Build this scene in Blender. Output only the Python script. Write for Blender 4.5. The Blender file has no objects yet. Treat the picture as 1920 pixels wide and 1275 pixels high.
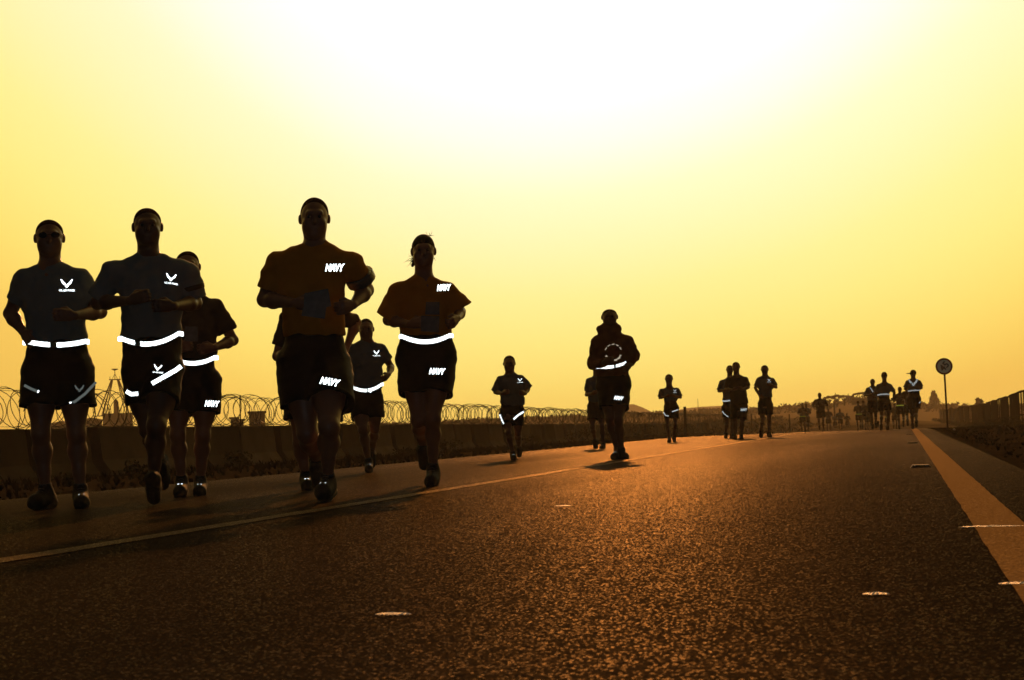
import bpy, bmesh, math, random
import numpy as np
from mathutils import Vector, Matrix
from mathutils.bvhtree import BVHTree
PI = math.pi
scene = bpy.context.scene
COL = scene.collection

# ------------------------------------------------------------------ camera
YAW = math.radians(12.8); PITCH = math.atan(168.5/3200); ROLL = math.radians(2.0)
cam_d = bpy.data.cameras.new('camera'); cam = bpy.data.objects.new('camera', cam_d); COL.objects.link(cam)
fw = Vector((-math.sin(YAW)*math.cos(PITCH), math.cos(YAW)*math.cos(PITCH), math.sin(PITCH)))
rt0 = Vector((math.cos(YAW), math.sin(YAW), 0)); up0 = rt0.cross(fw)
rt = rt0*math.cos(ROLL)-up0*math.sin(ROLL); up = up0*math.cos(ROLL)+rt0*math.sin(ROLL)
m = Matrix((rt, up, -fw)).transposed().to_4x4(); m.translation = Vector((0, 0, 0.4))
cam.matrix_world = m
cam_d.sensor_width = 36; cam_d.lens = 60; cam_d.clip_start = 0.05; cam_d.clip_end = 6000
cam_d.dof.use_dof = True; cam_d.dof.focus_distance = 11.0; cam_d.dof.aperture_fstop = 13.0
scene.camera = cam
scene.render.resolution_x = 1024; scene.render.resolution_y = 680

# ------------------------------------------------------------------ light
SUN_EL = math.radians(19.6); SUN_AZ = math.radians(8.42)      # azimuth: to the left (-X) of +Y, the road's direction
SUN = Vector((-math.sin(SUN_AZ)*math.cos(SUN_EL), math.cos(SUN_AZ)*math.cos(SUN_EL), math.sin(SUN_EL)))
sl = bpy.data.lights.new('sun', 'SUN'); sun = bpy.data.objects.new('sun', sl); COL.objects.link(sun)
sl.energy = 4.0; sl.angle = math.radians(1.2); sl.color = (1.0, 0.41, 0.10)
sun.rotation_euler = (-SUN).to_track_quat('-Z', 'Y').to_euler()
sun.location = (0, 0, 60)
# the photographer's flash, the light that the reflective belts and badges throw back
fl = bpy.data.lights.new('camera_flash', 'SPOT'); flash = bpy.data.objects.new('camera_flash', fl); COL.objects.link(flash)
fl.energy = 78.0; fl.color = (0.86, 0.95, 1.0); fl.shadow_soft_size = 0.03; fl.spot_size = math.radians(60); fl.spot_blend = 0.5
mf = m.copy(); mf.translation = m.translation + Vector((0, -0.02, 0.10)); flash.matrix_world = mf

W = bpy.data.worlds.new("World"); scene.world = W; W.use_nodes = True
def build_world():
    nt = W.node_tree; N = nt.nodes; L = nt.links; N.clear()
    out = N.new('ShaderNodeOutputWorld'); bg = N.new('ShaderNodeBackground')
    tc = N.new('ShaderNodeTexCoord')
    nrm = N.new('ShaderNodeVectorMath'); nrm.operation = 'NORMALIZE'; L.new(tc.outputs['Generated'], nrm.inputs[0])
    dot = N.new('ShaderNodeVectorMath'); dot.operation = 'DOT_PRODUCT'; L.new(nrm.outputs[0], dot.inputs[0]); dot.inputs[1].default_value = (-.1670, .9385, .3021)
    ac = N.new('ShaderNodeMath'); ac.operation = 'ARCCOSINE'; ac.use_clamp = False; L.new(dot.outputs['Value'], ac.inputs[0])
    sep = N.new('ShaderNodeSeparateXYZ'); L.new(nrm.outputs[0], sep.inputs[0])
    ez = N.new('ShaderNodeMath'); ez.operation = 'MAXIMUM'; L.new(sep.outputs['Z'], ez.inputs[0]); ez.inputs[1].default_value = 0.0
    ez2 = N.new('ShaderNodeMath'); ez2.operation = 'MINIMUM'; L.new(ez.outputs[0], ez2.inputs[0]); ez2.inputs[1].default_value = 0.36
    # brightness of dusty air: falls with the angle from the sun, thickens to the horizon
    u = N.new('ShaderNodeMath'); u.operation = 'MULTIPLY_ADD'; L.new(ac.outputs[0], u.inputs[0]); u.inputs[1].default_value = -6.5; u.inputs[2].default_value = SKY_A
    u2 = N.new('ShaderNodeMath'); u2.operation = 'MULTIPLY_ADD'; L.new(ez2.outputs[0], u2.inputs[0]); u2.inputs[1].default_value = 5.19; L.new(u.outputs[0], u2.inputs[2])
    # faint, very broad unevenness of the dust
    no = N.new('ShaderNodeTexNoise'); no.inputs['Scale'].default_value = 3.0; no.inputs['Detail'].default_value = 2; L.new(nrm.outputs[0], no.inputs['Vector'])
    u3 = N.new('ShaderNodeMath'); u3.operation = 'MULTIPLY_ADD'; L.new(no.outputs['Fac'], u3.inputs[0]); u3.inputs[1].default_value = 0.32; L.new(u2.outputs[0], u3.inputs[2])
    LO, HI = -12.0, 2.0
    mr = N.new('ShaderNodeMapRange'); mr.inputs['From Min'].default_value = LO; mr.inputs['From Max'].default_value = HI; L.new(u3.outputs[0], mr.inputs['Value'])
    cr = N.new('ShaderNodeValToRGB'); L.new(mr.outputs[0], cr.inputs['Fac'])
    stops = [(-12, (.012, .010, .009)), (-7, (.03, .02, .012)), (-5, (.12, .065, .02)), (-4, (.50, .27, .05)), (-3, (.85, .50, .08)), (-2.3, (.93, .58, .10)), (-2.12, (.97, .65, .12)),
             (-1.86, (.99, .74, .156)), (-1.5, (1, .82, .22)), (-1.17, (1, .855, .29)), (-.5, (1, .905, .54)), (-.15, (1, .935, .80)), (.2, (1.0, 1.0, .98)), (1, (1.02, 1.02, 1.0)), (2, (1.05, 1.05, 1.03))]
    e = cr.color_ramp.elements
    while len(e) < len(stops): e.new(0.5)
    for el, (x, c) in zip(e, stops): el.position = (x-LO)/(HI-LO)
    for el, (x, c) in zip(e, stops): el.color = (*c, 1)
    sky = N.new('ShaderNodeTexSky'); sky.sky_type = 'NISHITA'; sky.sun_disc = False; sky.sun_elevation = SUN_EL; sky.sun_rotation = -SUN_AZ
    sky.dust_density = 8; sky.air_density = 1.0; sky.ozone_density = 1.0
    sc = N.new('ShaderNodeVectorMath'); sc.operation = 'SCALE'; L.new(sky.outputs[0], sc.inputs[0]); sc.inputs['Scale'].default_value = 0.0025
    add = N.new('ShaderNodeVectorMath'); add.operation = 'ADD'; L.new(cr.outputs[0], add.inputs[0]); L.new(sc.outputs[0], add.inputs[1])
    L.new(add.outputs[0], bg.inputs['Color']); bg.inputs['Strength'].default_value = 1.0
    L.new(bg.outputs[0], out.inputs[0])
SKY_A = -0.24
build_world()
scene.view_settings.view_transform = 'Standard'; scene.view_settings.look = 'None'
scene.view_settings.exposure = 0; scene.view_settings.gamma = 1; scene.view_settings.use_curve_mapping = False
scene.cycles.max_bounces = 5; scene.cycles.diffuse_bounces = 2; scene.cycles.glossy_bounces = 3; scene.cycles.volume_bounces = 0
scene.cycles.use_denoising = True; scene.cycles.sample_clamp_direct = 6.0
scene.cycles.transparent_max_bounces = 8; scene.cycles.sample_clamp_indirect = 3.0

# ------------------------------------------------------------------ materials
def mat(name, col, rough=0.8, spec=0.3, var=0.25, scale=8.0, bump=0.0, bscale=60.0, metal=0.0, sheen=0.0, col2=None, trans=0.0):
    """principled material whose colour wanders by noise, with optional fine bump"""
    M = bpy.data.materials.new(name); M.use_nodes = True; nt = M.node_tree; N = nt.nodes; L = nt.links
    b = N['Principled BSDF']; b.inputs['Roughness'].default_value = rough; b.inputs['Metallic'].default_value = metal
    b.inputs['Specular IOR Level'].default_value = spec; b.inputs['Sheen Weight'].default_value = sheen
    tc = N.new('ShaderNodeTexCoord'); no = N.new('ShaderNodeTexNoise'); no.inputs['Scale'].default_value = scale; no.inputs['Detail'].default_value = 6
    L.new(tc.outputs['Object'], no.inputs['Vector'])
    mx = N.new('ShaderNodeMix'); mx.data_type = 'RGBA'; L.new(no.outputs['Fac'], mx.inputs['Factor'])
    c2 = col2 or tuple(min(1, c*(1+var)) for c in col)
    mx.inputs['A'].default_value = (*[c*(1-var) for c in col], 1); mx.inputs['B'].default_value = (*c2, 1)
    L.new(mx.outputs['Result'], b.inputs['Base Color'])
    if bump:
        n2 = N.new('ShaderNodeTexNoise'); n2.inputs['Scale'].default_value = bscale; n2.inputs['Detail'].default_value = 4; L.new(tc.outputs['Object'], n2.inputs['Vector'])
        bp = N.new('ShaderNodeBump'); bp.inputs['Strength'].default_value = bump; bp.inputs['Distance'].default_value = 0.02
        L.new(n2.outputs['Fac'], bp.inputs['Height']); L.new(bp.outputs[0], b.inputs['Normal'])
    if trans:
        tr = N.new('ShaderNodeBsdfTranslucent'); L.new(mx.outputs['Result'], tr.inputs[0]); ms = N.new('ShaderNodeMixShader'); ms.inputs[0].default_value = trans
        L.new(b.outputs[0], ms.inputs[1]); L.new(tr.outputs[0], ms.inputs[2]); L.new(ms.outputs[0], N['Material Output'].inputs[0])
    return M

def retro(name, tint, diff, rough=0.13, gain=1.0):
    """retroreflective tape: glass-bead film sends light back the way it came"""
    M = bpy.data.materials.new(name); M.use_nodes = True; nt = M.node_tree; N = nt.nodes; L = nt.links; N.clear()
    out = N.new('ShaderNodeOutputMaterial'); g = N.new('ShaderNodeBsdfGlossy'); g.distribution = 'GGX'; g.inputs['Roughness'].default_value = rough
    g.inputs['Color'].default_value = (*[c*gain for c in tint], 1)
    geo = N.new('ShaderNodeNewGeometry'); L.new(geo.outputs['Incoming'], g.inputs['Normal'])
    d = N.new('ShaderNodeBsdfDiffuse'); d.inputs['Color'].default_value = (*diff, 1)
    no = N.new('ShaderNodeTexNoise'); no.inputs['Scale'].default_value = 300
    tc = N.new('ShaderNodeTexCoord'); L.new(tc.outputs['Object'], no.inputs['Vector'])
    mr = N.new('ShaderNodeMapRange'); mr.inputs['To Min'].default_value = 0.35; mr.inputs['To Max'].default_value = 0.65; L.new(no.outputs['Fac'], mr.inputs['Value'])
    ms = N.new('ShaderNodeMixShader'); L.new(mr.outputs[0], ms.inputs[0]); L.new(d.outputs[0], ms.inputs[1]); L.new(g.outputs[0], ms.inputs[2])
    L.new(ms.outputs[0], out.inputs[0]); return M

MT = dict(
    skin=mat('skin', (.17, .085, .055), .40, .5, .12, 6, .12, 90), skin_dark=mat('skin_dark', (.075, .04, .028), .40, .5, .12, 6, .12, 90),
    buzz=mat('buzzed_hair', (.055, .028, .018), .9, .0, .3, 60), hair=mat('hair', (.012, .007, .005), .75, .15, .4, 40, .5, 160), eye=mat('eye', (.035, .03, .028), .3, .4, .05),
    grey_shirt=mat('grey_jersey', (.13, .175, .195), .9, .12, .14, 9, .25, 35, trans=.05), orange_shirt=mat('orange_jersey', (.44, .185, .02), .9, .12, .15, 9, .25, 35, trans=.16),
    brown_shirt=mat('dark_jersey', (.06, .045, .035), .9, .15, .15, 9, .25, 35), hoodie=mat('maroon_fleece', (.17, .06, .03), .95, .1, .2, 12, .35, 40, trans=.03),
    shorts=mat('black_nylon', (.008, .008, .010), .7, .15, .2, 8, .3, 26), shoe=mat('shoe_fabric', (.014, .016, .018), .8, .1, .5, 30, .4, 120),
    sole=mat('shoe_rubber', (.022, .021, .02), .8, .1, .3, 30, .3, 90), sock=mat('sock', (.08, .085, .09), .9, .1, .15, 40, .4, 150),
    lens=mat('dark_lens', (.01, .01, .012), .08, .6, .1), strap=mat('black_strap', (.015, .013, .013), .6, .3, .2), silver=mat('silver_patch', (.13, .13, .12), .3, .6, .3, 20, .4, 60, metal=.5),
    buckle=mat('green_buckle', (.03, .06, .03), .5, .4, .2), ink=retro('faded_print', (.22, .17, .12), (.4, .3, .2)), ink_red=mat('red_print', (.18, .035, .025), .85, .2, .5, 50),
    belt=retro('reflective_belt', (.98, 1, .96), (.55, .6, .5)), belt_yellow=retro('yellow_reflective_belt', (.95, 1, .12), (.5, .6, .05)),
    retro=retro('reflective_print', (.97, 1, .97), (.3, .3, .3)), retro_dim=retro('dim_reflective_print', (.018, .019, .017), (.06, .06, .06)),  # dim version: weak flash return put into the material
)

# ------------------------------------------------------------------ object helpers
def obj(name, verts, faces, material, parent=None, smooth=True, loc=None, rotz=None, **props):
    me = bpy.data.meshes.new(name)
    verts = np.asarray(verts, dtype=np.float32); me.from_pydata([], [], []) 
    if isinstance(faces, np.ndarray) and faces.ndim == 2:
        n = len(faces); k = faces.shape[1]
        me.vertices.add(len(verts)); me.vertices.foreach_set('co', verts.ravel())
        me.loops.add(n*k); me.loops.foreach_set('vertex_index', faces.astype(np.int32).ravel())
        me.polygons.add(n); me.polygons.foreach_set('loop_start', np.arange(0, n*k, k, dtype=np.int32))
        me.update(calc_edges=True); me.validate()
    else:
        me = bpy.data.meshes.new(name); me.from_pydata([tuple(v) for v in verts.tolist()], [], faces); me.update()
    if smooth: me.polygons.foreach_set('use_smooth', np.ones(len(me.polygons), dtype=bool))
    if isinstance(material, (list, tuple)):
        for mm in material: me.materials.append(mm)
    elif material: me.materials.append(material)
    o = bpy.data.objects.new(name, me); COL.objects.link(o)
    if parent: o.parent = parent
    if loc is not None: o.location = loc
    if rotz is not None: o.rotation_euler = (0, 0, rotz)
    for k, v in props.items(): o[k] = v
    return o
def empty(name, loc=(0, 0, 0), rotz=0, **props):
    o = bpy.data.objects.new(name, None); COL.objects.link(o); o.location = loc; o.rotation_euler = (0, 0, rotz); o.empty_display_size = .2
    for k, v in props.items(): o[k] = v
    return o
class MB:
    def __init__(s): s.v = []; s.f = []
    def add(s, v, f):
        n = len(s.v); s.v += [tuple(p) for p in v]; s.f += [tuple(i+n for i in q) for q in f]
    def box(s, c, d, rz=0):
        x, y, z = d[0]/2, d[1]/2, d[2]/2; ca, sa = math.cos(rz), math.sin(rz); v = []
        for k in (-1, 1):
            for i, j in ((-1, -1), (1, -1), (1, 1), (-1, 1)):
                a, b = i*x, j*y; v.append((c[0]+a*ca-b*sa, c[1]+a*sa+b*ca, c[2]+k*z))
        s.add(v, [(3, 2, 1, 0), (4, 5, 6, 7), (0, 1, 5, 4), (1, 2, 6, 5), (2, 3, 7, 6), (3, 0, 4, 7)])
    def tube(s, pts, r, n=6, caps=True):
        pts = [Vector(p) for p in pts]; rr = r if isinstance(r, (list, tuple)) else [r]*len(pts); base = len(s.v); ref = None
        for i, p in enumerate(pts):
            t = (pts[min(i+1, len(pts)-1)]-pts[max(i-1, 0)]).normalized()
            if ref is None: ref = t.orthogonal().normalized()
            ref = (ref - t*ref.dot(t)).normalized(); b = t.cross(ref)
            for k in range(n):
                a = 2*PI*k/n; s.v.append(tuple(p+(ref*math.cos(a)+b*math.sin(a))*rr[i]))
        for i in range(len(pts)-1):
            for k in range(n):
                a = base+i*n+k; b2 = base+i*n+(k+1) % n; s.f.append((a, b2, b2+n, a+n))
        if caps:
            s.f.append(tuple(base+k for k in reversed(range(n)))); s.f.append(tuple(base+(len(pts)-1)*n+k for k in range(n)))
    def build(s, name, material, parent=None, smooth=False, **kw): return obj(name, s.v, s.f, material, parent, smooth, **kw)

# ------------------------------------------------------------------ implicit surfaces (smoothly blended limbs -> one continuous skin)
V3 = lambda p: np.array(p, dtype=np.float64)
def norm(v): return v/max(1e-9, np.linalg.norm(v))
class SDF:
    def __init__(s, noise=0.0, seed=0): s.p = []; s.noise = noise; s.seed = seed
    def cap(s, a, b, r1, r2=None, k=.02, flat=0, ry=None, sub=False, kind='cap'):
        a, b = V3(a), V3(b); r2 = r1 if r2 is None else r2; ry = ry or (r1, r2)
        if np.linalg.norm(b-a) < 1e-5: b = a+np.array([0, 0, 1e-4])
        s.p.append((kind, a, b, (r1, ry[0]), (r2, ry[1]), k, flat, sub)); return s
    def ell(s, c, r, k=.02, sub=False): s.p.append(('ell', V3(c), V3(r), None, None, k, 0, sub)); return s
    def cut(s, c, n, sub=False): s.p.append(('cut', V3(c), norm(V3(n)), None, None, 0, 0, sub)); return s
    @staticmethod
    def dist(q, X, Y, Z):
        if q[0] == 'ell':
            x, y, z = X-q[1][0], Y-q[1][1], Z-q[1][2]; r = q[2]
            k0 = np.sqrt((x/r[0])**2+(y/r[1])**2+(z/r[2])**2); k1 = np.sqrt((x/r[0]**2)**2+(y/r[1]**2)**2+(z/r[2]**2)**2)+1e-9
            return k0*(k0-1)/k1
        a, b = q[1], q[2]; ba = b-a; L2 = ba@ba
        x, y, z = X-a[0], Y-a[1], Z-a[2]; t = (x*ba[0]+y*ba[1]+z*ba[2])/L2; tc = np.clip(t, 0, 1)
        x = x-tc*ba[0]; y = y-tc*ba[1]; z = z-tc*ba[2]; rx = q[3][0]+(q[4][0]-q[3][0])*tc; ry = q[3][1]+(q[4][1]-q[3][1])*tc
        if q[3][0] == q[3][1] and q[4][0] == q[4][1]: d = np.sqrt(x*x+y*y+z*z)-rx
        else:
            rz = np.minimum(rx, ry); k0 = np.sqrt((x/rx)**2+(y/ry)**2+(z/rz)**2); k1 = np.sqrt((x/rx**2)**2+(y/ry**2)**2+(z/rz**2)**2)+1e-9; d = k0*(k0-1)/k1
        if q[6]:
            L = math.sqrt(L2); d = np.maximum(d, (t-1)*L)
            if q[6] > 1: d = np.maximum(d, -t*L)
        return d
    def bounds(s):
        lo = np.full(3, 1e9); hi = -lo
        for q in s.p:
            if q[7] or q[0] == 'cut': continue
            if q[0] == 'ell': a, b = q[1]-q[2], q[1]+q[2]
            else:
                r = max(q[3]+q[4]); a, b = np.minimum(q[1], q[2])-r, np.maximum(q[1], q[2])+r
            lo = np.minimum(lo, a); hi = np.maximum(hi, b)
        return lo, hi
    def grid(s, h, lo=None, hi=None):
        if lo is None: lo, hi = s.bounds(); lo = lo-3*h; hi = hi+3*h
        n = [max(4, int(math.ceil((hi[i]-lo[i])/h))+1) for i in range(3)]
        ax = [lo[i]+h*np.arange(n[i], dtype=np.float32) for i in range(3)]
        D = np.full(n, 0.2, dtype=np.float32)
        for q in s.p:
            if q[0] == 'cut':
                d = (ax[0][:, None, None]-q[1][0])*q[2][0]+(ax[1][None, :, None]-q[1][1])*q[2][1]+(ax[2][None, None, :]-q[1][2])*q[2][2]
                D = np.maximum(D, d); continue
            if q[0] == 'ell': a, b = q[1]-q[2], q[1]+q[2]
            else:
                r = max(q[3]+q[4]); a, b = np.minimum(q[1], q[2])-r, np.maximum(q[1], q[2])+r
            mg = q[5]+2.5*h+s.noise*2; sl = []
            for i in range(3):
                i0 = max(0, int((a[i]-mg-lo[i])/h)); i1 = min(n[i], int((b[i]+mg-lo[i])/h)+2)
                sl.append(slice(i0, max(i0, i1)))
            if any(x.stop <= x.start for x in sl): continue
            d = s.dist(q, ax[0][sl[0]][:, None, None], ax[1][sl[1]][None, :, None], ax[2][sl[2]][None, None, :]); sub = D[tuple(sl)]
            if q[7]: D[tuple(sl)] = np.maximum(sub, -d); continue
            k = max(q[5], 1e-4); hh = np.maximum(k-np.abs(sub-d), 0)/k; D[tuple(sl)] = np.minimum(sub, d)-hh*hh*k*.25
        if s.noise:
            X, Y, Z = np.meshgrid(*ax, indexing='ij', sparse=True); r = s.seed*1.7
            D = D+s.noise*(.9*np.abs(np.sin(26*X+9*Z+r*1.3))*np.sin(7*Z-11*X+r)-.35+np.sin(21*X+13*Z+r)*np.sin(16*Z-9*X+7*Y+r*2)+.6*np.sin(38*X-27*Z+19*Y+r*3)*np.sin(12*X+31*Z+r)+.35*np.sin(70*Z+22*X+r)*np.sin(55*X-30*Z))
        return D.astype(np.float32), lo, h
def surfnet(D, lo, h):
    """naive surface nets: one vertex per crossed cell, a quad per crossed grid edge"""
    S = D < 0; nx, ny, nz = D.shape
    c = np.zeros((nx-1, ny-1, nz-1), dtype=np.uint8)
    for i in (0, 1):
        for j in (0, 1):
            for k in (0, 1): c += S[i:nx-1+i, j:ny-1+j, k:nz-1+k]
    act = np.argwhere((c > 0) & (c < 8)); idx = np.full(c.shape, -1, dtype=np.int32)
    if not len(act): return np.zeros((0, 3)), np.zeros((0, 4), dtype=np.int32)
    idx[act[:, 0], act[:, 1], act[:, 2]] = np.arange(len(act))
    acc = np.zeros((len(act), 3)); cnt = np.zeros(len(act))
    cs = [(i, j, k) for i in (0, 1) for j in (0, 1) for k in (0, 1)]; val = {q: D[act[:, 0]+q[0], act[:, 1]+q[1], act[:, 2]+q[2]].astype(np.float64) for q in cs}
    for q in cs:
        for a in range(3):
            if q[a] == 0:
                p = list(q); p[a] = 1; p = tuple(p); v0, v1 = val[q], val[p]; mk = (v0 < 0) != (v1 < 0)
                t = np.where(mk, v0/np.where(mk, v0-v1, 1), 0); pos = np.tile(np.array(q, dtype=float), (len(act), 1)); pos[:, a] += t
                acc[mk] += pos[mk]; cnt[mk] += 1
    V = (act+acc/cnt[:, None])*h+np.asarray(lo)
    F = []
    for a in range(3):
        b, c2 = (a+1) % 3, (a+2) % 3
        s0 = [slice(None)]*3; s1 = [slice(None)]*3; s0[a] = slice(0, -1); s1[a] = slice(1, None)
        A, B = S[tuple(s0)], S[tuple(s1)]; e = np.argwhere(A != B); e = e[(e[:, b] > 0) & (e[:, c2] > 0) & (e[:, b] < D.shape[b]-1) & (e[:, c2] < D.shape[c2]-1)]
        fl_ = A[e[:, 0], e[:, 1], e[:, 2]]
        def I(db, dc):
            x = e.copy(); x[:, b] += db; x[:, c2] += dc; return idx[x[:, 0], x[:, 1], x[:, 2]]
        q = np.stack([I(-1, -1), I(0, -1), I(0, 0), I(-1, 0)], 1); q[~fl_] = q[~fl_][:, ::-1]; F.append(q)
    F = np.concatenate(F); F = F[(F >= 0).all(1)]
    return V, F

ROAD_R, ROAD_T, ROAD_S = .36, .56, .0215
HAZE_D = .00042
def text2d(s, size, bold=0.0, shear=0.0):
    cu = bpy.data.curves.new('lettering', 'FONT'); cu.body = s; cu.size = size; cu.align_x = 'CENTER'; cu.align_y = 'CENTER'; cu.offset = bold; cu.shear = shear; cu.resolution_u = 2
    o = bpy.data.objects.new('lettering', cu); COL.objects.link(o); dg = bpy.context.evaluated_depsgraph_get(); dg.update()
    me = bpy.data.meshes.new_from_object(o.evaluated_get(dg)); P = [(v.co.x, v.co.y) for v in me.vertices]; F = [tuple(p.vertices) for p in me.polygons]
    bpy.data.objects.remove(o); bpy.data.curves.remove(cu); bpy.data.meshes.remove(me); return P, F
def place2d(P, cx, cz, deg, w=None, hgt=None):
    P = np.array(P); lo, hi = P.min(0), P.max(0); c = (lo+hi)/2; P = P-c
    if w: P[:, 0] *= w/(hi-lo)[0]; P[:, 1] *= (hgt/(hi-lo)[1] if hgt else w/(hi-lo)[0])
    a = math.radians(deg); R = np.array([[math.cos(a), -math.sin(a)], [math.sin(a), math.cos(a)]])
    return P@R.T+np.array([cx, cz])
# ------------------------------------------------------------------ ground, road, hills
def crest(Y):
    t = max(0.0, Y-50); return 0.009*t*t/(t+12) if t < 160 else 0.009*160*160/172
def road_z(X, Y):
    z = 0.01-0.003*(X+3) if X > -3 else 0.01-0.006*(-3-X)
    return z-crest(Y)
def nz(x, y, s, seed=0.0):
    x, y = x/s+seed*3.1, y/s+seed*7.7; return (math.sin(x*1.3+1.7*math.sin(y*.9+seed))*math.cos(y*1.1+1.3*math.sin(x*.7))+.5*math.sin(x*2.7+y*1.9)*math.cos(y*3.1-x*1.2+seed)+.25*math.sin(x*6.1-y*4.7+seed))/1.6
def ss_(a, b, x): t = max(0, min(1, (x-a)/(b-a))); return t*t*(3-2*t)
def wall_base(Y): return -.12-.27*ss_(25, 110, Y)
SKY_PTS = [(-34, 12.0), (-29.5, 16), (-23, 17), (-19, 22), (-16, 23), (-12.8, 24.5), (-10, 25), (-7.5, 24.5), (-5, 29), (-3.6, 33), (-2.4, 35), (-1.7, 43), (0, 40), (2, 30), (4, 27), (8, 31), (14, 36), (30, 36)]
def skyline(deg):
    for (a, b), (c, d) in zip(SKY_PTS, SKY_PTS[1:]):
        if a <= deg <= c: return b+(d-b)*ss_(a, c, deg)
    return SKY_PTS[0][1] if deg < -34 else 32.0
def ground_z(X, Y):
    c = crest(Y) if Y > 50 else 0.0; R = math.hypot(X, Y); deg = math.degrees(math.atan2(X, Y))
    if -7.0 <= X <= .82 and Y < 230: base = road_z(X, Y)-.012
    elif X < -7.0:
        t = -7.0-X; base = -.016-.10*ss_(0, 1.2, t)+.05*ss_(1.2, 2.6, t)*max(0, nz(X, Y, 1.6)+.5)*ss_(5.2, 3.0, t)
        wb = wall_base(Y); base = base*(1-ss_(2, 5.0, t))+wb*ss_(2, 5.0, t); base -= c*(1-ss_(2, 5.0, t)) if Y < 200 else 0
        if t > 3 and t < 5.6: base += .14*ss_(60, 75, Y)*ss_(3, 4, t)
    else:
        t = X-.82; base = -.012-.035*ss_(0, .8, t)+.04*ss_(.2, 1.6, t)*nz(X, Y, .7)+.05*ss_(1, 6, t)*nz(X, Y, 2.3, 2)-c
    # far ridge and the low scrub bank in front of it
    h = skyline(deg)
    front = ss_(95, 170, R)*(h*.50+2*nz(X, Y, 37, 5))*R/3200*ss_(-26, -20, deg) if R < 400 else (h*.5)*R/3200
    ridge = ss_(170, 420, R)*(h*.50+3.2*nz(X, Y, 60, 1)+1.2*nz(X, Y, 17, 3))*R/3200*ss_(-26, -20, deg)
    if -5.5 < deg: front = front*(.75+.25*nz(X, Y, 25, 9))
    fall = ss_(900, 500, R)
    if deg < -35 or deg > 60: return base
    return base+(front+ridge)*fall
def grid_mesh(name, xs, ys, fz, material, **kw):
    V = [(x, y, fz(x, y)) for y in ys for x in xs]; n = len(xs); F = [(j*n+i, j*n+i+1, (j+1)*n+i+1, (j+1)*n+i) for j in range(len(ys)-1) for i in range(n-1)]
    return obj(name, V, F, material, None, True, **kw)

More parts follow.
